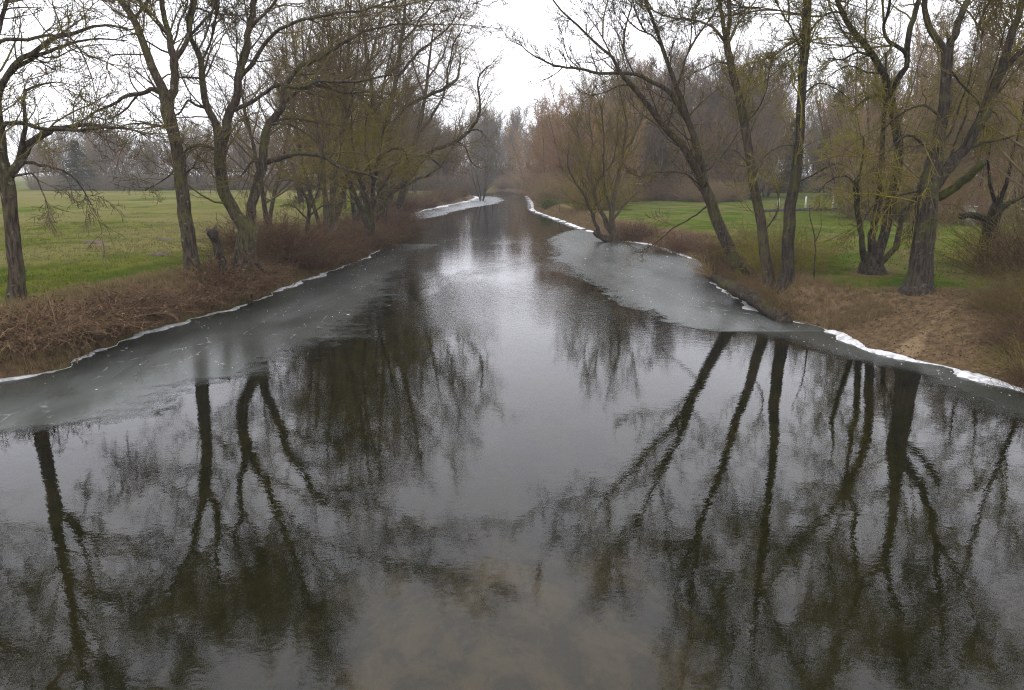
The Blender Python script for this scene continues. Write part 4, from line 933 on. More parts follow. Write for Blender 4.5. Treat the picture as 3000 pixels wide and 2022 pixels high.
# ------------------------------------------------------------------ trees further off: built once per kind, then copied
def far_tree(name, label, group, height, spread, stems, twig, bark, upright, n1, n2, n3, droop=0.0, tr=0.02, base_r=0.22, low=0.12, cat='tree'):
    root = empty(name, (0, 0, 0))
    tag(root, label, cat, group)
    trunkg, crown = Geo(), Geo()
    a0 = rng.uniform(0, 6.28)
    Ps, Ds, Ls, Rs = [], [], [], []
    for k in range(stems):
        a = a0 + k * 6.28 / stems
        lean = 0.0 if stems == 1 else rng.uniform(0.12, 0.4)
        Ps.append((0.25 * math.cos(a) * (stems > 1), 0.25 * math.sin(a) * (stems > 1), -0.2))
        Ds.append((lean * math.cos(a), lean * math.sin(a), 1.0)); Ls.append(height * rng.uniform(0.8, 1.0)); Rs.append(base_r * rng.uniform(0.7, 1.0) / stems ** 0.4)
    p0, r0 = grow(np.array(Ps), np.array(Ds), np.array(Ls), np.array(Rs), 0.03, 14, 0.05, 0.03)
    trunkg.tubes(p0, r0, 7, None, 0.04)
    P, D, r, i, t = spawn(p0, r0, n1, low, 0.98, upright, 0.2, 0.12)
    L = np.array(Ls)[i] * spread * (1.15 - 0.85 * t) * rng.uniform(0.7, 1.2, len(P)) + 0.4
    p1, r1 = grow(P, D, L, np.minimum(0.6 * r, 0.012 + 0.014 * L), 0.014, 7, 0.10, 0.05)
    crown.tubes(p1, r1, 4)
    P, D, r, i, t = spawn(p1, r1, n2, 0.15, 1.0, 0.65, 0.2, 0.05)
    L2 = np.clip(L[i] * rng.uniform(0.25, 0.55, len(P)), 0.4, 2.6)
    p2, r2 = grow(P, D, L2, np.minimum(0.7 * r, 0.010 + 0.006 * L2), tr * 0.6, 4, 0.12, 0.08 + droop)
    crown.tubes(p2, r2, 3)
    P, D, r, i, t = spawn(p2, r2, n3, 0.15, 1.0, 0.6, 0.25, 0.0)
    L3 = np.clip(L2[i] * rng.uniform(0.35, 0.8, len(P)), 0.3, 1.4)
    p3, r3 = grow(P, D, L3, np.full(len(P), tr * 0.7), tr * 0.4, 2, 0.16, 0.08 + droop * 1.6)
    crown.tubes(p3, r3, 3)
    link('trunk', trunkg.mesh('trunk', bark), root)
    link('crown', crown.mesh('crown', twig), root)
    return root

def plant_copies(proto, spots, used):
    for j, (x, y, s, lab, grp) in enumerate(spots):
        o = proto if not used[0] else copy_tree(proto)
        used[0] = True
        o.location = (x, y, float(ground_z(x, y)) - 0.05)
        o.rotation_euler = (0, 0, rng.uniform(0, 6.28))
        o.scale = (s * rng.uniform(0.9, 1.1), s * rng.uniform(0.9, 1.1), s)
        if lab: o['label'] = lab
        if grp: o['group'] = grp

def where_right(r):
    return ('left of the fan-shaped willow' if r < 0.10 else 'above the fan-shaped willow' if r < 0.17 else 'between the fan-shaped willow and the leaning tree' if r < 0.23
            else 'behind the leaning tree' if r < 0.30 else 'between the slender tree and the straight trunk' if r < 0.37 else 'behind the clump of four stems' if r < 0.48
            else 'behind the massive old tree' if r < 0.58 else 'at the right edge behind the ivy pollard')
def where_left(r):
    return ('left of the leftmost ash' if r < -0.60 else 'just right of the leftmost ash' if r < -0.52 else 'midway between the leftmost and straight ash' if r < -0.46
            else 'behind the straight dark ash' if r < -0.41 else 'between the straight ash and the V-shaped ash' if r < -0.385 else 'behind the V-shaped ash' if r < -0.32
            else 'right of the V-shaped ash' if r < -0.26 else 'behind the twin slim trees' if r < -0.22 else 'behind the yellow willow')
WOOD = 'slim bare tree in the brown wood beyond the right-hand lawn'
G_WOOD = 'bare trees of the brown wood'
wood = [far_tree('wood_tree', WOOD, G_WOOD, 18, 0.30, 1, 'twig_brown', 'bark_far', 0.55, 34, 10, 7, tr=0.022),
        far_tree('wood_tree', WOOD, G_WOOD, 17, 0.26, 3, 'twig_brown', 'bark_far', 0.45, 14, 9, 7, tr=0.022),
        far_tree('wood_tree', WOOD, G_WOOD, 19, 0.34, 2, 'twig_grey', 'bark_far', 0.6, 20, 9, 7, tr=0.024)]
def scatter_px(n, x0, x1, y0, y1):
    """n spots inside a wedge given as side/forward ratios"""
    y = np.sqrt(rng.uniform(y0 ** 2, y1 ** 2, n)); return np.stack([y * rng.uniform(x0, x1, n), y], 1)
def jittered(n, x0, x1, y0, y1):
    k = rng.permutation(n)
    y = np.linspace(y0, y1, n)[k] + rng.normal(0, 1.5, n)
    rr = np.linspace(x0, x1, n) + rng.normal(0, (x1 - x0) / n * 0.35, n)
    return np.stack([y * rr, y], 1)
used = [[False] for _ in wood]
wood_spots = np.concatenate([jittered(28, 0.13, 0.34, 112, 132), jittered(24, 0.08, 0.34, 132, 160), jittered(12, 0.33, 0.48, 158, 176), jittered(16, 0.46, 0.74, 66, 100), jittered(12, 0.44, 0.75, 100, 140)])
for j, (x, y) in enumerate(wood_spots):
    if x - right_x(np.array([y]))[0] < 4: x = right_x(np.array([y]))[0] + 4 + rng.uniform(0, 3)
    k = j % 3
    rr_ = x / y
    where = where_right(rr_)
    kind_ = ('single-stemmed brown', 'three-stemmed brown', 'two-stemmed greyish')[k]
    plant_copies(wood[k], [(x, y, rng.uniform(0.85, 1.15) * (1.2 if y > 105 else 0.95), kind_ + ' bare tree of the wood, ' + where, None)], used[k])

CP = far_tree('coppice_tree', 'many-stemmed brown coppice tree at the front of the wood', 'coppiced trees in front of the brown wood', 13, 0.22, 6, 'twig_brown', 'bark_far', 0.4, 12, 8, 6, tr=0.024, base_r=0.16, low=0.03)
ucp = [False]
cps = np.concatenate([jittered(20, 0.10, 0.33, 108, 122), jittered(9, 0.32, 0.47, 152, 160), jittered(12, 0.46, 0.72, 60, 84)])
plant_copies(CP, [(x_, y_, rng.uniform(0.8, 1.15), 'brown coppice tree fronting the wood, ' + where_right(x_ / y_), None) for x_, y_ in cps], ucp)
OR = far_tree('orange_willow', 'orange-twigged willow in the wood at the river bend', 'orange willows at the river bend', 15, 0.34, 2, 'twig_orange', 'bark_far', 0.6, 26, 10, 7, droop=-0.06, tr=0.026, low=0.08)
u = [False]
plant_copies(OR, [(x_, y_, s_, None, None) for x_, y_, s_ in ((9.0, 108, 0.95), (13.0, 100, 0.9), (6.4, 132, 1.1), (12.0, 122, 1.15), (7.2, 152, 1.15), (17.5, 112, 1.05), (6.0, 172, 1.1), (11.5, 145, 1.2), (8.5, 120, 1.0), (16.5, 130, 1.2), (4.5, 192, 1.1))], u)

FAR = 'grey hazy bare tree closing the view at the river bend'
far2 = [far_tree('far_tree', FAR, 'grey trees at the far bend', 19, 0.36, 2, 'twig_grey', 'bark_far', 0.6, 18, 9, 7, tr=0.032, base_r=0.3),
        far_tree('far_tree', FAR, 'grey trees at the far bend', 17, 0.40, 1, 'twig_grey', 'bark_far', 0.7, 30, 9, 7, tr=0.032, base_r=0.3)]
u2 = [[False], [False]]
for j in range(34):
    x, y = (-40 + j * 2.0 + rng.normal(0, 0.8)), rng.uniform(240, 280)
    plant_copies(far2[j % 2], [(x, y, rng.uniform(1.1, 1.45), None, None)], u2[j % 2])
plant_copies(far2[0], [(x_, y_, s_, None, None) for x_, y_, s_ in ((-11.0, 239, 1.3), (-8.4, 243, 1.4), (-6.0, 240, 1.35), (-3.6, 246, 1.45), (-1.2, 241, 1.4))], u2[0])
for j in range(14):
    y = 84 + j * 8.0
    x = left_x(np.array([y]))[0] - 3 - rng.uniform(0, 11) * (1 + j * 0.12)
    plant_copies(far2[j % 2], [(x, y, rng.uniform(0.75, 0.95) + 0.02 * j, 'grey bare tree in the row behind the long-limbed ash', 'bare trees lining the left bank further up')], u2[j % 2])
OL = far_tree('stand_tree', 'brown-twigged bare tree in the dense stand behind the yellow willow', 'dense stand behind the yellow willow', 18, 0.36, 2, 'twig_mixed', 'bark_dark', 0.95, 24, 9, 6, tr=0.017, base_r=0.3, low=0.12)
u5 = [False]
plant_copies(OL, [(x_, y_, s_, None, None) for x_, y_, s_ in ((-12.2, 49, 0.85), (-11.6, 56, 1.0), (-14.5, 61, 1.1), (-11.8, 66, 0.95), (-13.0, 76, 1.05), (-16.5, 70, 1.1), (-14.5, 88, 1.0), (-17.5, 54, 0.95))], u5)
plant_copies(OL, [(19.4, 23.0, 0.8, 'tall bare tree at the right edge whose twigs reach in beside the massive old tree', 'bare trees along the river'), (22.0, 29.5, 0.85, 'tall bare tree at the right edge above the ivy-clad pollard', 'bare trees along the river'), (-18.8, 20.5, 0.8, 'added bare tree left of the leftmost ash to darken the corner reflection, its twigs entering at the frame edge', 'bare trees along the river')], u5)  # last one is an added tree, there to darken the bottom-left water reflection
LT = 'low hazy tree in the grey treeline across the meadow'
lt = [far_tree('treeline_tree', LT, 'treeline across the meadow', 11, 0.5, 2, 'twig_grey', 'bark_far', 0.75, 16, 9, 6, tr=0.035, low=0.05),
      far_tree('treeline_tree', LT, 'treeline across the meadow', 9, 0.55, 3, 'twig_brown', 'bark_far', 0.8, 11, 9, 6, tr=0.035, low=0.05)]
u3 = [[False], [False]]
for j in range(44):
    y = rng.uniform(168, 192); r_ = -0.63 + j * 0.0128 + rng.normal(0, 0.004)
    plant_copies(lt[j % 2], [(y * r_, y, rng.uniform(0.95, 1.45), ('grey', 'browner')[j % 2] + ' tree in the far meadow treeline, ' + where_left(r_), None)], u3[j % 2])

# ------------------------------------------------------------------ bushes
def bush(name, label, cat, group, rx, ry, h, n, mat, leaf_mat, nleaf, arch=-0.13, side=3, r=0.008, leaf=0.03, lean=0.5, K=8):
    root = empty(name, (0, 0, 0))
    tag(root, label, cat, group)
    a = rng.uniform(0, 6.28, n); q = np.sqrt(rng.uniform(0, 1, n))
    P = np.stack([rx * q * np.cos(a), ry * q * np.sin(a), np.full(n, -0.15)], 1)
    D = np.stack([np.cos(a) * lean * q + rng.normal(0, 0.35, n), np.sin(a) * lean * q + rng.normal(0, 0.35, n), rng.uniform(0.6, 1.3, n)], 1)
    L = h * rng.uniform(0.9, 1.9, n)
    p1, r1 = grow(P, D, L, np.full(n, r * 1.5), r * 0.7, K, 0.13, lambda t: arch * (0.3 + 1.6 * t))
    stems, leaves = Geo(), Geo()
    stems.tubes(p1, r1, 3)
    q2, d2, rr, i, t = spawn(p1, r1, side, 0.15, 1.0, 0.9, 0.3, 0.0)
    l2 = h * rng.uniform(0.15, 0.5, len(q2))
    p2, r2 = grow(q2, d2, l2, np.full(len(q2), r), r * 0.5, 2, 0.25, arch * 0.6)
    stems.tubes(p2, r2, 3)
    link('stems', stems.mesh('stems', mat), root)
    if nleaf:
        flat = p2.reshape(-1, 3)
        flat = flat[rng.integers(0, len(flat), nleaf)] + rng.normal(0, 0.03, (nleaf, 3))
        leaves.leaves(flat, leaf)
        link('leaves', leaves.mesh('leaves', leaf_mat, False), root)
    return root
def place(o, x, y, s, label, dz=0.0, rz=None):
    o.location = (x, y, float(ground_z(x, y)) + dz)
    o.rotation_euler = (0, 0, rng.uniform(0, 6.28) if rz is None else rz)
    o.scale = (s, s, s * rng.uniform(0.9, 1.1)) if not hasattr(s, '__len__') else s
    if label: o['label'] = label

GB = 'bramble thickets along the left bank'
br = [bush('bramble_thicket', 'x', 'bush', GB, 1.2, 0.9, 0.95, 280, 'bramble', 'dead_leaf', 3200, r=0.0085, leaf=0.042),
      bush('bramble_thicket', 'x', 'bush', GB, 0.9, 0.9, 1.2, 270, 'bramble', 'dead_leaf', 2200, arch=-0.10, r=0.0085, leaf=0.042),
      bush('bramble_thicket', 'x', 'bush', GB, 1.4, 0.9, 0.7, 280, 'bramble', 'dead_leaf', 3600, arch=-0.16, r=0.0085, leaf=0.042)]
spots = [(14.2, 0.5, 'bramble thicket at the left frame edge nearest the water'), (15.8, 0.5, 'leafy brown bramble thicket low at the left edge, second from the bridge'),
         (17.2, 0.6, 'dark bramble thicket below the leftmost ash trunk'), (18.6, 0.6, 'bramble thicket with pale dead leaves in front of the leftmost ash'),
         (20.0, 0.6, 'rounded bramble mound just right of the leftmost ash trunk'), (21.4, 0.5, 'low bramble thicket beside the green meadow dip'),
         (22.8, 0.5, 'bramble mound midway between the leftmost ash and the forked ash'), (24.2, 0.6, 'wide bramble thicket left of the dark straight ash trunk'),
         (25.6, 0.6, 'bramble thicket hiding the foot of the dark straight ash'), (27.0, 0.5, 'reddish bramble thicket below the sawn leaning stump'),
         (28.3, 0.4, 'bramble thicket hiding the foot of the V-shaped ash'), (29.8, 0.5, 'reddish brown bramble thicket right of the V-shaped ash'),
         (31.2, 0.6, 'last brown bramble thicket before the dark clipped bush')]
first = [True] * 3
for j, (y, inl, lab) in enumerate(spots):
    k = j % 3
    o = br[k] if first[k] else copy_tree(br[k]); first[k] = False
    x = float(left_x(np.array([y]))[0]) - inl * 0.6 - 0.15 - rng.uniform(0, 0.3)
    place(o, x, y, (rng.uniform(0.9, 1.15), rng.uniform(0.9, 1.15), rng.uniform(0.45, 0.95)), lab, -0.12)
dk = bush('dark_bush', 'dense dark purplish bush overhanging the ice on the left bank', 'bush', 'bushes on the left bank', 1.5, 1.3, 1.3, 650, 'twig_red', None, 0, arch=-0.05, side=5, r=0.009)
place(dk, -11.0, 34.6, (1.15, 1.3, 1.05), None, -0.1)
sc = [bush('bank_scrub', 'x', 'bush', 'bushes on the left bank', 1.7, 1.5, 1.3, 400, 'twig_red', 'dead_leaf', 300, arch=-0.05, side=5, r=0.010),
      bush('bank_scrub', 'x', 'bush', 'bushes on the left bank', 1.8, 1.5, 1.35, 420, 'twig_red', None, 0, arch=-0.05, side=5, r=0.011)]
f2 = [True, True]
for j, (x, y, s, lab) in enumerate([(-10.3, 37.2, 0.95, 'tangled brown scrub below the small hawthorn'), (-9.9, 40.0, 1.0, 'reddish scrub at the foot of the twin slim trees'),
        (-10.0, 43.0, 1.0, 'brown scrub just left of the foot of the yellow willow'), (-9.7, 47.5, 1.1, 'reddish scrub drooping onto the ice right of the yellow willow'),
        (-9.9, 51.5, 1.2, 'scrub overhanging the tip of the left ice shelf'), (-10.4, 57, 1.3, 'reddish scrub below the long crooked limb'),
        (-10.9, 63, 1.3, 'brown scrub where the far ice spit begins'), (-11.8, 71, 1.3, 'reddish brown scrub behind the start of the far ice spit'),
        (-13.2, 82, 1.4, 'scrub along the near half of the far ice spit'), (-14.0, 94, 1.4, 'scrub along the middle of the far ice spit'),
        (-13.0, 108, 1.5, 'scrub towards the tip of the far ice spit'), (-11.5, 124, 1.5, 'scrub left of the small tree on the far ice spit'), (-10.5, 140, 1.5, 'scrub behind the small tree on the far ice spit')]):
    k = (j + 1) % 2
    o = sc[k] if f2[k] else copy_tree(sc[k]); f2[k] = False
    place(o, x, y, (s * 0.95, s * 0.95, s * 0.72), lab, -0.15)
# thickets on the right bank
GR = 'thickets on the right bank'
rt = [bush('twiggy_thicket', 'x', 'bush', GR, 1.6, 1.4, 1.5, 330, 'twig_red', 'dead_leaf', 500, arch=-0.07, side=5, r=0.008),
      bush('twiggy_thicket', 'x', 'bush', GR, 1.5, 1.5, 1.7, 260, 'twig_olive', None, 0, arch=-0.08, side=5, r=0.008, lean=0.9)]
f3 = [True, True]
for j, (x, y, s, lab, k) in enumerate([(12.6, 16.6, 0.45, 'reddish thicket at the right edge above the white frost rim', 0), (13.0, 17.6, 0.45, 'olive twiggy thicket spilling in from the right edge', 1),
        (13.5, 18.9, 0.5, 'reddish thicket right of the bare earth patch', 0), (14.5, 20.0, 0.55, 'tall olive thicket behind the reddish one on the right edge', 1),
        (14.5, 21.4, 0.5, 'low reddish thicket where the earth path disappears', 0), (16.2, 22.6, 0.6, 'olive thicket at the right edge beside the massive old tree', 1),
        (14.4, 17.6, 0.5, 'thicket at the very right edge leaning over the ice', 1),
        (19.2, 27.5, 1.0, 'dark thicket in front of the ivy-clad pollard', 0), (21.6, 31, 1.15, 'thicket at the right edge around the ivy-clad pollard', 1), (24.5, 35, 1.1, 'brown thicket behind the ivy-clad pollard', 0),
        (9.9, 34.0, 0.6, 'small brown thicket left of the leaning tree foot', 0), (10.9, 38.5, 0.7, 'brown bank thicket along the broad ice sheet', 0), (10.4, 47.5, 0.7, 'low brown thicket by the far half of the broad ice sheet', 0), (9.3, 56.0, 0.75, 'reddish thicket right behind the fan-shaped willow', 0),
        (11.2, 30.5, 0.75, 'olive saplings on the lawn edge behind the slender tree', 1), (12.2, 36.0, 0.9, 'olive saplings behind the leaning tree', 1)]):
    o = rt[k] if f3[k] else copy_tree(rt[k]); f3[k] = False
    place(o, x, y, s, lab, -0.12)
# bushes at the foot of the wood
GU = 'undergrowth bushes at the foot of the brown wood'
ub = bush('undergrowth_bush', 'brown undergrowth bush at the foot of the wood behind the lawn', 'bush', GU, 2.4, 2.0, 2.6, 360, 'twig_brown', None, 0, arch=-0.02, side=5, r=0.018)
fu = True
for j in range(34):
    r_ = 0.075 + j * 0.0155 + rng.normal(0, 0.003); y = np.interp(r_, [0.07, 0.15, 0.24, 0.26, 0.29, 0.31, 0.46, 0.48, 0.62], [110, 108, 112, 100, 104, 150, 150, 70, 58]) + rng.uniform(-3, 8)
    o = ub if fu else copy_tree(ub); fu = False
    place(o, y * r_, y, rng.uniform(0.5, 1.25), 'brown undergrowth bush at the wood edge, ' + where_right(r_), -0.15)
for j in range(22):
    y = 104 + j * 6.0
    o = copy_tree(ub); o['label'] = 'brown bank bush below the orange willows at the river bend'; o['group'] = 'bank bushes below the orange willows'
    place(o, float(right_x(np.array([y]))[0]) + rng.uniform(1.8, 5.0), y, rng.uniform(0.8, 1.2), None, -0.15)
for j in range(20):
    o = copy_tree(ub); o['label'] = 'grey-brown bush closing the far end of the river'; o['group'] = 'bushes at the far end of the river'
    place(o, -34 + j * 3.0, 246 + rng.uniform(0, 9), rng.uniform(1.2, 1.7), None, -0.15)
ob = bush('ochre_willow_bush', 'ochre willow bush on the far right bank beside the river', 'bush', GU, 2.2, 2.0, 2.4, 420, 'twig_willow', None, 0, arch=-0.04, side=6, r=0.012)
place(ob, 9.6, 84, 1.15, None, -0.1)
gb = bush('green_bush', 'small bright green bush at the end of the far right bank', 'bush', GU, 0.9, 0.9, 1.1, 200, 'green_leaf', 'grass', 2600, arch=-0.04, side=4, leaf=0.09)
place(gb, 4.9, 99, 0.8, None, -0.1)
lb = bush('treeline_bush', 'grey shrub in the hedge at the far edge of the meadow', 'bush', 'hedge at the far meadow edge', 3.0, 2.5, 2.6, 240, 'twig_grey', None, 0, arch=-0.02, side=5, r=0.025)
fl_ = True
for j in range(46):
    r_ = -0.62 + j * 0.0125
    y = 166 + rng.uniform(0, 8)
    o = lb if fl_ else copy_tree(lb); fl_ = False
    place(o, y * r_, y, rng.uniform(0.6, 1.25), 'grey shrub in the far meadow hedge, ' + where_left(r_), -0.15)
# small tree on the spit of ice
spit = far_tree('small_willow', 'small multi-stemmed tree standing on the far ice spit', 'bare trees along the river', 7.5, 0.22, 4, 'twig_ash', 'bark_dark', 0.5, 7, 5, 3, tr=0.02, base_r=0.22)
spit.location = (-5.6, 141, 0.0)

# evergreens behind the lawn
def spruce(name, label, h):
    root = empty(name, (0, 0, 0)); tag(root, label, 'tree', 'dark evergreens behind the lawn')
    tg, cg = Geo(), Geo()
    p, r = grow(np.array([(0, 0, -0.2)]), np.array([(0, 0, 1.0)]), np.array([h]), np.array([0.22]), 0.02, 12, 0.01, 0.0)
    tg.tubes(p, r, 7)
    n = 260
    zz = rng.uniform(0.08, 0.99, n); a = rng.uniform(0, 6.28, n)
    L = (1 - zz) * h * 0.24 + 0.25
    P = np.stack([np.zeros(n), np.zeros(n), zz * h], 1)
    p1, r1 = grow(P, np.stack([np.cos(a), np.sin(a), np.full(n, -0.05)], 1), L, np.full(n, 0.03), 0.012, 5, 0.05, -0.05)
    cg.tubes(p1, r1, 3)
    q, d, rr, i, t = spawn(p1, r1, 13, 0.1, 1.0, 1.0, 0.3, -0.15)
    p2, r2 = grow(q, d, rng.uniform(0.25, 0.6, len(q)), np.full(len(q), 0.045), 0.02, 2, 0.1, -0.12)
    cg.tubes(p2, r2, 3)
    link('trunk', tg.mesh('trunk', 'bark_far'), root); link('crown', cg.mesh('crown', 'conifer'), root)
    return root
sp1 = spruce('spruce_tree', 'tall dark spruce behind the lawn between bare crowns', 17)
sp1.location = (49.5, 118, 1.3)
sp2 = copy_tree(sp1); sp2['label'] = 'shorter dark spruce left of the tall spruce'; sp2.location = (44.5, 122, 1.3); sp2.scale = (0.9, 0.9, 0.72); sp2.rotation_euler = (0, 0, 2)
iv = copy_tree(sp1); iv.name = 'ivy_tree'; iv['label'] = 'dark ivy-covered tree in the treeline across the meadow'; iv['group'] = 'treeline across the meadow'
iv.location = (-93, 164, 1.4); iv.scale = (1.3, 1.3, 0.62)

# ------------------------------------------------------------------ grass, leaves and litter
def tufts(n, xs, ysr, side, dmin, dmax, h, w, mat, name, label, cat, per=4, spread=0.06, lean=0.35, ywt=1.0):
    y = ysr[0] + (ysr[1] - ysr[0]) * rng.uniform(0, 1, n) ** ywt
    d = dmin + (dmax - dmin) * rng.uniform(0, 1, n) ** xs
    x = left_x(y) - d if side < 0 else right_x(y) + d
    P = np.stack([x, y, ground_z(x, y)], 1)
    P = np.repeat(P, per, 0) + np.concatenate([rng.normal(0, spread, (n * per, 2)), np.full((n * per, 1), -0.015)], 1)
    D = norm(np.stack([rng.normal(0, lean, n * per), rng.normal(0, lean, n * per), np.ones(n * per)], 1))
    g = Geo()
    tint = np.clip(np.repeat(rng.uniform(0, 1, n), per) + rng.normal(0, 0.15, n * per), 0, 1)
    g.blades(P, D, rng.uniform(h[0], h[1], n * per), np.full(n * per, w), tint)
    o = link(name, g.mesh(name, mat, False))
    tag(o, label, cat, None, 'stuff')
tufts(20000, 1.3, (14, 60), -1, 1.2, 30, (0.05, 0.14), 0.02, 'grass', 'meadow_grass', 'short rough green grass of the meadow on the left', 'grass', ywt=1.2)
tufts(13000, 1.2, (17, 62), 1, 1.6, 22, (0.03, 0.08), 0.018, 'lawn', 'lawn_grass', 'short green lawn grass between the right-hand trees', 'grass', ywt=1.2)
tufts(9000, 1.0, (12, 60), -1, 0.0, 1.8, (0.12, 0.42), 0.012, 'dry_grass', 'dry_bank_grass', 'dry brown grass on the left bank', 'grass', per=6, lean=0.5)
tufts(8000, 1.0, (23.5, 100), 1, 0.0, 2.0, (0.1, 0.36), 0.014, 'dry_grass', 'dry_reed_grass', 'dry straw-coloured grass on the right bank', 'grass', per=6, lean=0.5, ywt=1.4)
tufts(8000, 1.0, (14, 25), 1, 0.1, 5.5, (0.03, 0.13), 0.012, 'dry_grass', 'trampled_grass', 'trampled brown grass on the sloping earth bank', 'grass', per=4, lean=0.9)
def litter(n, xr, yr, name, label, mat, size):
    y = rng.uniform(*yr, n); x = right_x(y) + rng.uniform(*xr, n) if xr[0] >= 0 else left_x(y) + rng.uniform(*xr, n)
    g = Geo(); g.leaves(np.stack([x, y, ground_z(x, y) + 0.03], 1), size, flat=0.85, aspect=0.7)
    tag(link(name, g.mesh(name, mat, False)), label, 'leaves', None, 'stuff')
tufts(2600, 1.2, (18, 75), -1, 2.0, 40, (0.06, 0.2), 0.02, 'dry_grass', 'dry_tussocks', 'small dry straw tussocks dotted over the meadow', 'grass', per=8, spread=0.12, lean=0.6)
litter(3600, (0.3, 12), (15, 40), 'fallen_leaves', 'fallen pale leaves scattered over the lawn and earth bank', 'dead_leaf', 0.032)

def clods(n, name, label, mat, xr, yr, side, size):
    y = rng.uniform(*yr, n); x = right_x(y) + rng.uniform(*xr, n) if side > 0 else left_x(y) - rng.uniform(*xr, n)
    P = np.stack([x, y, ground_z(x, y)], 1)
    base = np.array([(1, 0, 0), (0, 1, 0), (-1, 0, 0), (0, -1, 0), (0, 0, 0.8), (0, 0, -0.5)], float)
    V = P[:, None, :] + base[None] * rng.uniform(0.5, 1.3, (n, 6, 1)) * (size * rng.uniform(0.4, 1.6, n) ** 1.5)[:, None, None]
    tri = np.array([(0, 1, 4), (1, 2, 4), (2, 3, 4), (3, 0, 4), (1, 0, 5), (2, 1, 5), (3, 2, 5), (0, 3, 5)])
    T = (np.arange(n) * 6)[:, None, None] + tri[None]
    tag(link(name, make_mesh(name, V.reshape(-1, 3), None, T.reshape(-1, 3), (mat,), False)), label, 'soil', None, 'stuff')
clods(1500, 'earth_clods', 'loose earth clods and pebbles on the worn right bank', 'soil_bare', (0.1, 5.0), (15, 25), 1, 0.035)
for x, y, s_, lab in [(-22.5, 40.3, 1.0, 'largest molehill on the meadow, left of the straight ash'), (-19.8, 42.6, 0.8, 'molehill on the meadow just left of the straight ash trunk'), (-20.6, 37.6, 0.6, 'small molehill in front of the largest one'),
                      (-15.6, 33.0, 0.7, 'molehill on the meadow nearest the bramble bank'), (-17.2, 46.5, 0.8, 'molehill on the meadow seen between the ash trunks')]:
    n = 18
    V, Q, T = [(0, 0, 0.17)], [], []
    for r_i, (rr_, zz_) in enumerate(((0.25, 0.14), (0.5, 0.07), (0.75, -0.06))):
        for a_ in range(n):
            q_ = rng.uniform(0.8, 1.2)
            V.append((rr_ * q_ * math.cos(a_ * 6.283 / n), rr_ * q_ * math.sin(a_ * 6.283 / n), zz_ * rng.uniform(0.7, 1.3)))
    T = [(0, 1 + i, 1 + (i + 1) % n) for i in range(n)]
    for r_i in range(2):
        o_ = 1 + r_i * n
        Q += [(o_ + i, o_ + n + i, o_ + n + (i + 1) % n, o_ + (i + 1) % n) for i in range(n)]
    tag(link('molehill', make_mesh('molehill', np.array(V) * s_, Q, T, ('soil_bare',)), None, (x, y, float(ground_z(x, y)))), lab, 'molehill', 'molehills on the meadow')

# ------------------------------------------------------------------ small things
def tube_part(name, pts, S, mat, parent, origin=(0, 0, 0), rough=0.04, step=0.1):
    g = Geo(); s = smooth_limb(pts, step, 0.3)
    g.tubes(s[None, :, :3], s[None, :, 3], S, None, rough, caps=True)
    return link(name, g.mesh(name, mat, True, origin), parent)
def box_mesh(name, sx, sy, sz, mat, bev=0.0, taper=1.0):
    x, y = sx / 2, sy / 2
    b = min(bev, sz / 3, x / 2, y / 2) if bev else 0.0
    rows = [(0, 1.0)] + ([(sz - b, taper), (sz, taper * (1 - b / max(x, y)))] if b else [(sz, taper)])
    V = []
    for z, k in rows:
        V += [(-x * k, -y * k, z), (x * k, -y * k, z), (x * k, y * k, z), (-x * k, y * k, z)]
    Q = [(3, 2, 1, 0)]
    for r in range(len(rows) - 1):
        o = r * 4
        Q += [(o + a, o + (a + 1) % 4, o + 4 + (a + 1) % 4, o + 4 + a) for a in range(4)]
    o = (len(rows) - 1) * 4
    Q.append((o, o + 1, o + 2, o + 3))
    return make_mesh(name, V, Q, None, (mat,), False)

# sawn leaning stump and short post beside the V-shaped ash
st = tag(empty('sawn_stump', (-11.15, 28.6, 0.9)), 'leaning sawn stump with a ragged top beside the V-shaped ash', 'stump')
tube_part('trunk', [(0.12, 0, -0.1, 0.20), (0.05, 0, 0.5, 0.17), (-0.10, 0, 1.1, 0.16), (-0.22, 0, 1.75, 0.17), (-0.27, 0, 1.92, 0.22)], 12, 'bark_dark', st, rough=0.08)
tube_part('branch_stub', [(-0.22, 0, 1.85, 0.12), (-0.36, 0, 1.98, 0.11), (-0.44, 0, 2.02, 0.08)], 8, 'old_wood', st, rough=0.1)
tube_part('branch_stub', [(-0.24, 0, 1.85, 0.10), (-0.14, 0, 2.05, 0.08), (-0.10, 0, 2.2, 0.04)], 8, 'old_wood', st, rough=0.1)
po = tag(empty('wooden_post', (-11.75, 29.0, 1.1)), 'short weathered fence post between the ash trunks', 'post')
tube_part('shaft', [(0, 0, -0.2, 0.07), (0, 0, 0.3, 0.068), (-0.02, 0, 0.82, 0.064)], 8, 'old_wood', po)
link('top', box_mesh('top', 0.10, 0.10, 0.02, 'cut_wood', 0.005), po, (-0.02, 0, 0.82))
rm = tag(empty('root_mound', (-10.55, 29.9, 1.15)), 'low dark mound of roots behind the leaning stump', 'stump')
for k in range(7):
    a = k * 0.9
    tube_part('root', [(0, 0, 0.42, 0.12), (0.3 * math.cos(a), 0.3 * math.sin(a), 0.30, 0.10), (0.62 * math.cos(a), 0.62 * math.sin(a), -0.05, 0.06)], 7, 'bark_dark', rm, rough=0.12)
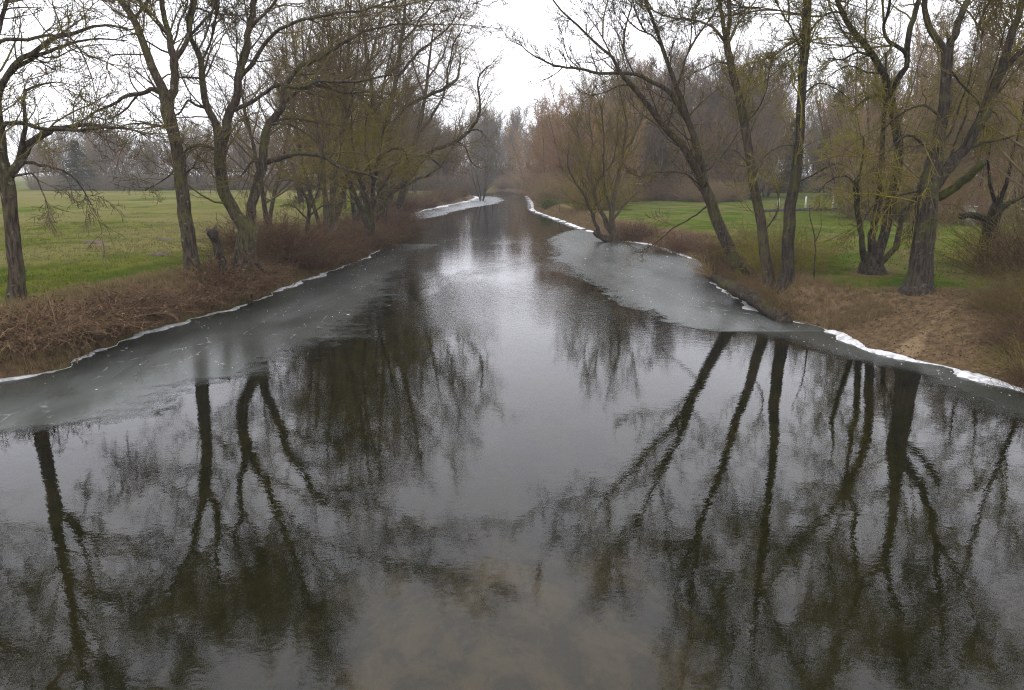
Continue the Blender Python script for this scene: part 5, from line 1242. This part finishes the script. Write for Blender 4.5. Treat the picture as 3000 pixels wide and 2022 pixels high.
# rope swing hanging from the low limb
sw = tag(empty('rope_swing', (-9.3, 28.9, 4.05)), 'rope swing with a wooden stick seat hanging from the ash limb', 'swing')
tube_part('rope', [(-0.10, 0, 1.45, 0.016), (-0.05, 0, 0.9, 0.016), (0.0, 0, 0.38, 0.016)], 6, 'rope', sw, rough=0)
tube_part('rope', [(0.0, 0, 0.40, 0.013), (-0.05, 0.02, 0.2, 0.013), (-0.09, 0.02, 0.02, 0.013)], 6, 'rope', sw, rough=0)
tube_part('rope', [(0.0, 0, 0.40, 0.013), (0.09, -0.02, 0.22, 0.013), (0.14, -0.02, -0.08, 0.013)], 6, 'rope', sw, rough=0)
tube_part('seat', [(-0.16, 0, 0.06, 0.03), (0.02, 0, -0.02, 0.032), (0.24, 0, -0.14, 0.03)], 7, 'old_wood', sw)
# log lying along the right bank over the ice
lg = tag(empty('fallen_log', (8.9, 28.2, 0.3)), 'dark mossy log slanting from the leaning tree down to the ice', 'log')
tube_part('trunk', [(0.50, -3.2, -0.35, 0.24), (0.32, -2.4, -0.10, 0.26), (0.12, -1.0, 0.10, 0.27), (-0.12, 0.7, 0.26, 0.25), (-0.32, 2.2, 0.34, 0.20), (-0.50, 3.1, 0.45, 0.15)], 14, 'bark_dark', lg, rough=0.07, step=0.15)
tube_part('branch_stub', [(0.1, 1.6, 0.3, 0.14), (0.25, 1.75, 0.75, 0.12), (0.2, 1.8, 1.25, 0.10)], 8, 'bark_dark', lg, rough=0.1)
g = Geo()
n = 46
P = np.stack([np.full(n, -0.48) + rng.normal(0, 0.08, n), 3.0 + rng.normal(0, 0.15, n), np.full(n, 0.45)], 1)
p, r = grow(P, np.stack([rng.normal(-0.5, 0.45, n), rng.normal(0.3, 0.5, n), rng.uniform(0.3, 1.0, n)], 1), rng.uniform(0.5, 1.6, n), np.full(n, 0.014), 0.006, 6, 0.08, 0.02)
g.tubes(p, r, 4)
link('sprouts', g.mesh('sprouts', 'twig_brown'), lg)
g = Geo()
n = 5000
t_ = rng.uniform(0, 1, n)
P = np.stack([np.interp(t_, [0, 1], [0.65, 0.05]) + rng.normal(0, 0.2, n), np.interp(t_, [0, 1], [-3.1, 2.6]), np.interp(t_, [0, 1], [0.22, 0.62]) + rng.normal(0, 0.08, n)], 1)
g.blades(P, norm(np.stack([rng.normal(-0.6, 0.4, n), rng.normal(0, 0.4, n), rng.normal(0.1, 0.5, n)], 1)), rng.uniform(0.2, 0.55, n), np.full(n, 0.014))
dg_ = link('dry_grass', g.mesh('dry_grass', 'dry_grass', False), lg); dg_['kind'] = 'stuff'
# log at the foot of the fan-shaped willow
l2 = tag(empty('fallen_log', (6.9, 56.0, 0.15)), 'short dark log lying on the ice at the fan willow foot', 'log')
tube_part('trunk', [(-0.75, 0.3, 0.55, 0.17), (-0.3, 0.1, 0.25, 0.20), (0.3, -0.1, 0.05, 0.22), (0.9, -0.2, -0.02, 0.18)], 10, 'bark_dark', l2, rough=0.08)
# sapling on the lawn edge
sap = tag(empty('sapling', (10.95, 26.9, 1.0)), 'thin bare sapling right of the straight dark trunk', 'sapling')
tube_part('stem', [(0, 0, -0.1, 0.035), (0.0, 0, 0.8, 0.03), (-0.08, 0, 1.7, 0.025), (-0.3, 0, 2.4, 0.018), (-0.38, 0, 2.9, 0.01)], 6, 'bark_dark', sap)
tube_part('branch', [(-0.05, 0, 1.6, 0.018), (0.1, 0, 2.1, 0.014), (0.05, 0, 2.7, 0.008)], 5, 'bark_dark', sap)
# white posts and dark kerb on the far lawn
for j, (x, y, lab) in enumerate([(27.8, 79, 'leftmost of the white posts on the far lawn'), (31.8, 82, 'second white post on the far lawn, beside a soil bed'), (35.6, 84, 'third white post on the far lawn, left of the clumped stems'), (39.4, 85.5, 'rightmost white post, seen through the clumped stems')]):
    e = tag(empty('white_post', (x, y, float(ground_z(x, y)))), lab, 'post', 'white posts on the far lawn')
    link('shaft', box_mesh('shaft', 0.16, 0.16, 1.4, 'white_paint', 0.02, 0.9), e, (0, 0, -0.05))
    link('cap', box_mesh('cap', 0.142, 0.142, 0.1, 'white_paint', 0.05, 0.6), e, (0, 0, 1.352))
kb = []
for j in range(12):
    x0 = 25.6 + j * 1.0; y0 = 77.9 + j * 0.30
    kb.append((x0, y0, float(ground_z(x0, y0))))
ke = tag(empty('garden_kerb', kb[0]), 'dark low kerb line crossing the lawn in front of the white posts', 'kerb')
for j in range(11):
    x0, y0, z0 = kb[j]
    link('kerb_stone', box_mesh('kerb_stone', 1.0, 0.3, 0.42, 'dark_path', 0.03), ke, (x0 - kb[0][0] + 0.5, y0 - kb[0][1] + 0.15, z0 - kb[0][2] - 0.15), (0, 0, 0.29))
for (x, y, w, lab) in [(31.0, 84.0, 2.6, 'bare soil bed on the lawn between the white posts'), (33.3, 83.0, 1.6, 'smaller bare soil bed right of the second white post')]:
    n = 14
    a = np.arange(n) * 6.283 / n
    zc = float(ground_z(x, y))
    rr = rng.uniform(0.8, 1.15, n)
    V = [(0, 0, 0.34)] + [(w * 0.32 * rr[i] * math.cos(a[i]), 0.7 * rr[i] * math.sin(a[i]), 0.27) for i in range(n)] + [(w * 0.5 * rr[i] * math.cos(a[i]), 1.1 * rr[i] * math.sin(a[i]), -0.1) for i in range(n)]
    T = [(0, 1 + i, 1 + (i + 1) % n) for i in range(n)]
    Q = [(1 + i, 1 + n + i, 1 + n + (i + 1) % n, 1 + (i + 1) % n) for i in range(n)]
    tag(link('soil_bed', make_mesh('soil_bed', V, Q, T, ('soil_bare',)), None, (x, y, zc)), lab, 'flower bed', 'soil beds on the far lawn')
# clipped hedge
hd = tag(empty('clipped_hedge', (61, 150, 1.3)), 'long dark clipped hedge at the back of the lawn', 'hedge')
g = Geo()
n = 9000
P = np.stack([rng.uniform(-5.2, 5.2, n), rng.uniform(-0.8, 0.8, n), rng.uniform(0, 2.3, n)], 1)
g.leaves(P, 0.13)
link('foliage', g.mesh('foliage', 'green_leaf', False), hd)
g = Geo()
n = 40
P = np.stack([np.linspace(-5, 5, n), np.zeros(n), np.full(n, -0.1)], 1)
p, r = grow(P, np.tile(np.array([0, 0, 1.0]), (n, 1)), np.full(n, 2.2), np.full(n, 0.05), 0.02, 4, 0.1, 0.0)
g.tubes(p, r, 4)
link('stems', g.mesh('stems', 'bark_far'), hd)
# small pale huts glimpsed behind
for (x, y, w, lab) in [(56.5, 158, 1.5, 'tiny pale hut glimpsed left of the clipped hedge'), (70.0, 156, 2.2, 'pale hut glimpsed above the right end of the clipped hedge')]:
    h_ = tag(empty('pale_hut', (x, y, 1.3)), lab, 'hut', 'pale huts behind the hedge')
    link('wall', box_mesh('wall', w, w, 3.0, 'white_paint', 0), h_)
    V = [(-w * .6, -w * .6, 3.003), (w * .6, -w * .6, 3.003), (w * .6, w * .6, 3.003), (-w * .6, w * .6, 3.003), (-w * .6, 0, 3.8), (w * .6, 0, 3.8)]
    link('roof', make_mesh('roof', V, [(0, 1, 5, 4), (2, 3, 4, 5), (3, 2, 1, 0)], [(0, 4, 3), (1, 2, 5)], ('roof',), False), h_)
    link('window', box_mesh('window', 0.5, 0.05, 0.7, 'window_dark', 0), h_, (0, -w / 2 - 0.02, 1.6))
# white rail
wr = tag(empty('white_rail', (18.2, 110.0, 1.2)), 'long white horizontal rail glimpsed in front of the brown wood', 'rail')
link('bar', box_mesh('bar', 3.6, 0.06, 0.16, 'white_paint', 0.01), wr, (0, 0, 2.2))
for x in (-1.7, 0, 1.7):
    link('upright', box_mesh('upright', 0.08, 0.08, 2.5, 'old_wood', 0.0), wr, (x, 0.08, -0.1))
# garden wall at the right
gw = tag(empty('stone_garden_wall', (41.5, 57, 1.1)), 'low stone garden wall with pale coping behind the right-hand thickets', 'wall')
blocks = [box_mesh('stone_block', 0.58, 0.4, 0.28, 'stone', 0.03, 1.0), box_mesh('stone_block', 0.46, 0.4, 0.28, 'stone', 0.03, 1.0)]
for row in range(4):
    x = -3.0 + (row % 2) * 0.25
    while x < 8:
        k = int(rng.integers(0, 2)); w = (0.6, 0.48)[k]
        link('stone_block', blocks[k], gw, (x + w / 2, rng.uniform(-0.02, 0.02), row * 0.295))
        x += w
cp = box_mesh('coping_slab', 0.98, 0.55, 0.12, 'coping', 0.02)
for j in range(11): link('coping_slab', cp, gw, (-2.5 + j, 0, 1.19))
pl = tag(empty('stone_pillar', (34.4, 56.8, 1.0)), 'short pale stone pillar at the end of the garden wall', 'pillar')
link('shaft', box_mesh('shaft', 0.6, 0.6, 1.5, 'stone', 0.03), pl)
link('cap', box_mesh('cap', 0.72, 0.72, 0.1, 'stone', 0.03), pl, (0, 0, 1.502))
# posts in the reeds on the far right bank
for (x, y, h_, lab) in [(5.6, 89.5, 1.3, 'thin mooring post standing in the far reed bank'), (11.2, 49.5, 0.8, 'short broken stake on the bank behind the broad ice')]:
    e = tag(empty('wooden_stake', (x, y, float(ground_z(x, y)))), lab, 'post', 'stakes on the right bank')
    tube_part('shaft', [(0, 0, -0.3, 0.08), (0.02, 0, h_ * 0.5, 0.075), (0, 0, h_, 0.06)], 7, 'old_wood', e)
    link('top', box_mesh('top', 0.10, 0.10, 0.02, 'cut_wood', 0.005), e, (0, 0, h_))

# ------------------------------------------------------------------ haze
hv = [(x, y, z) for z in (-4, 26) for (x, y) in ((-980, -80), (980, -80), (980, 960), (-980, 960))]
hq = [(3, 2, 1, 0), (4, 5, 6, 7)] + [(a, (a + 1) % 4, (a + 1) % 4 + 4, a + 4) for a in range(4)]
t = NT('haze_air')
t.l.new(t.add('ShaderNodeVolumePrincipled', {'Color': (0.92, 0.94, 1.0, 1), 'Density': 0.0005, 'Anisotropy': 0.2}).outputs[0], t.out.inputs['Volume'])
hz = link('haze', make_mesh('haze', hv, hq, None, (t.m,), False))
tag(hz, 'thin winter haze', None, None, 'stuff')
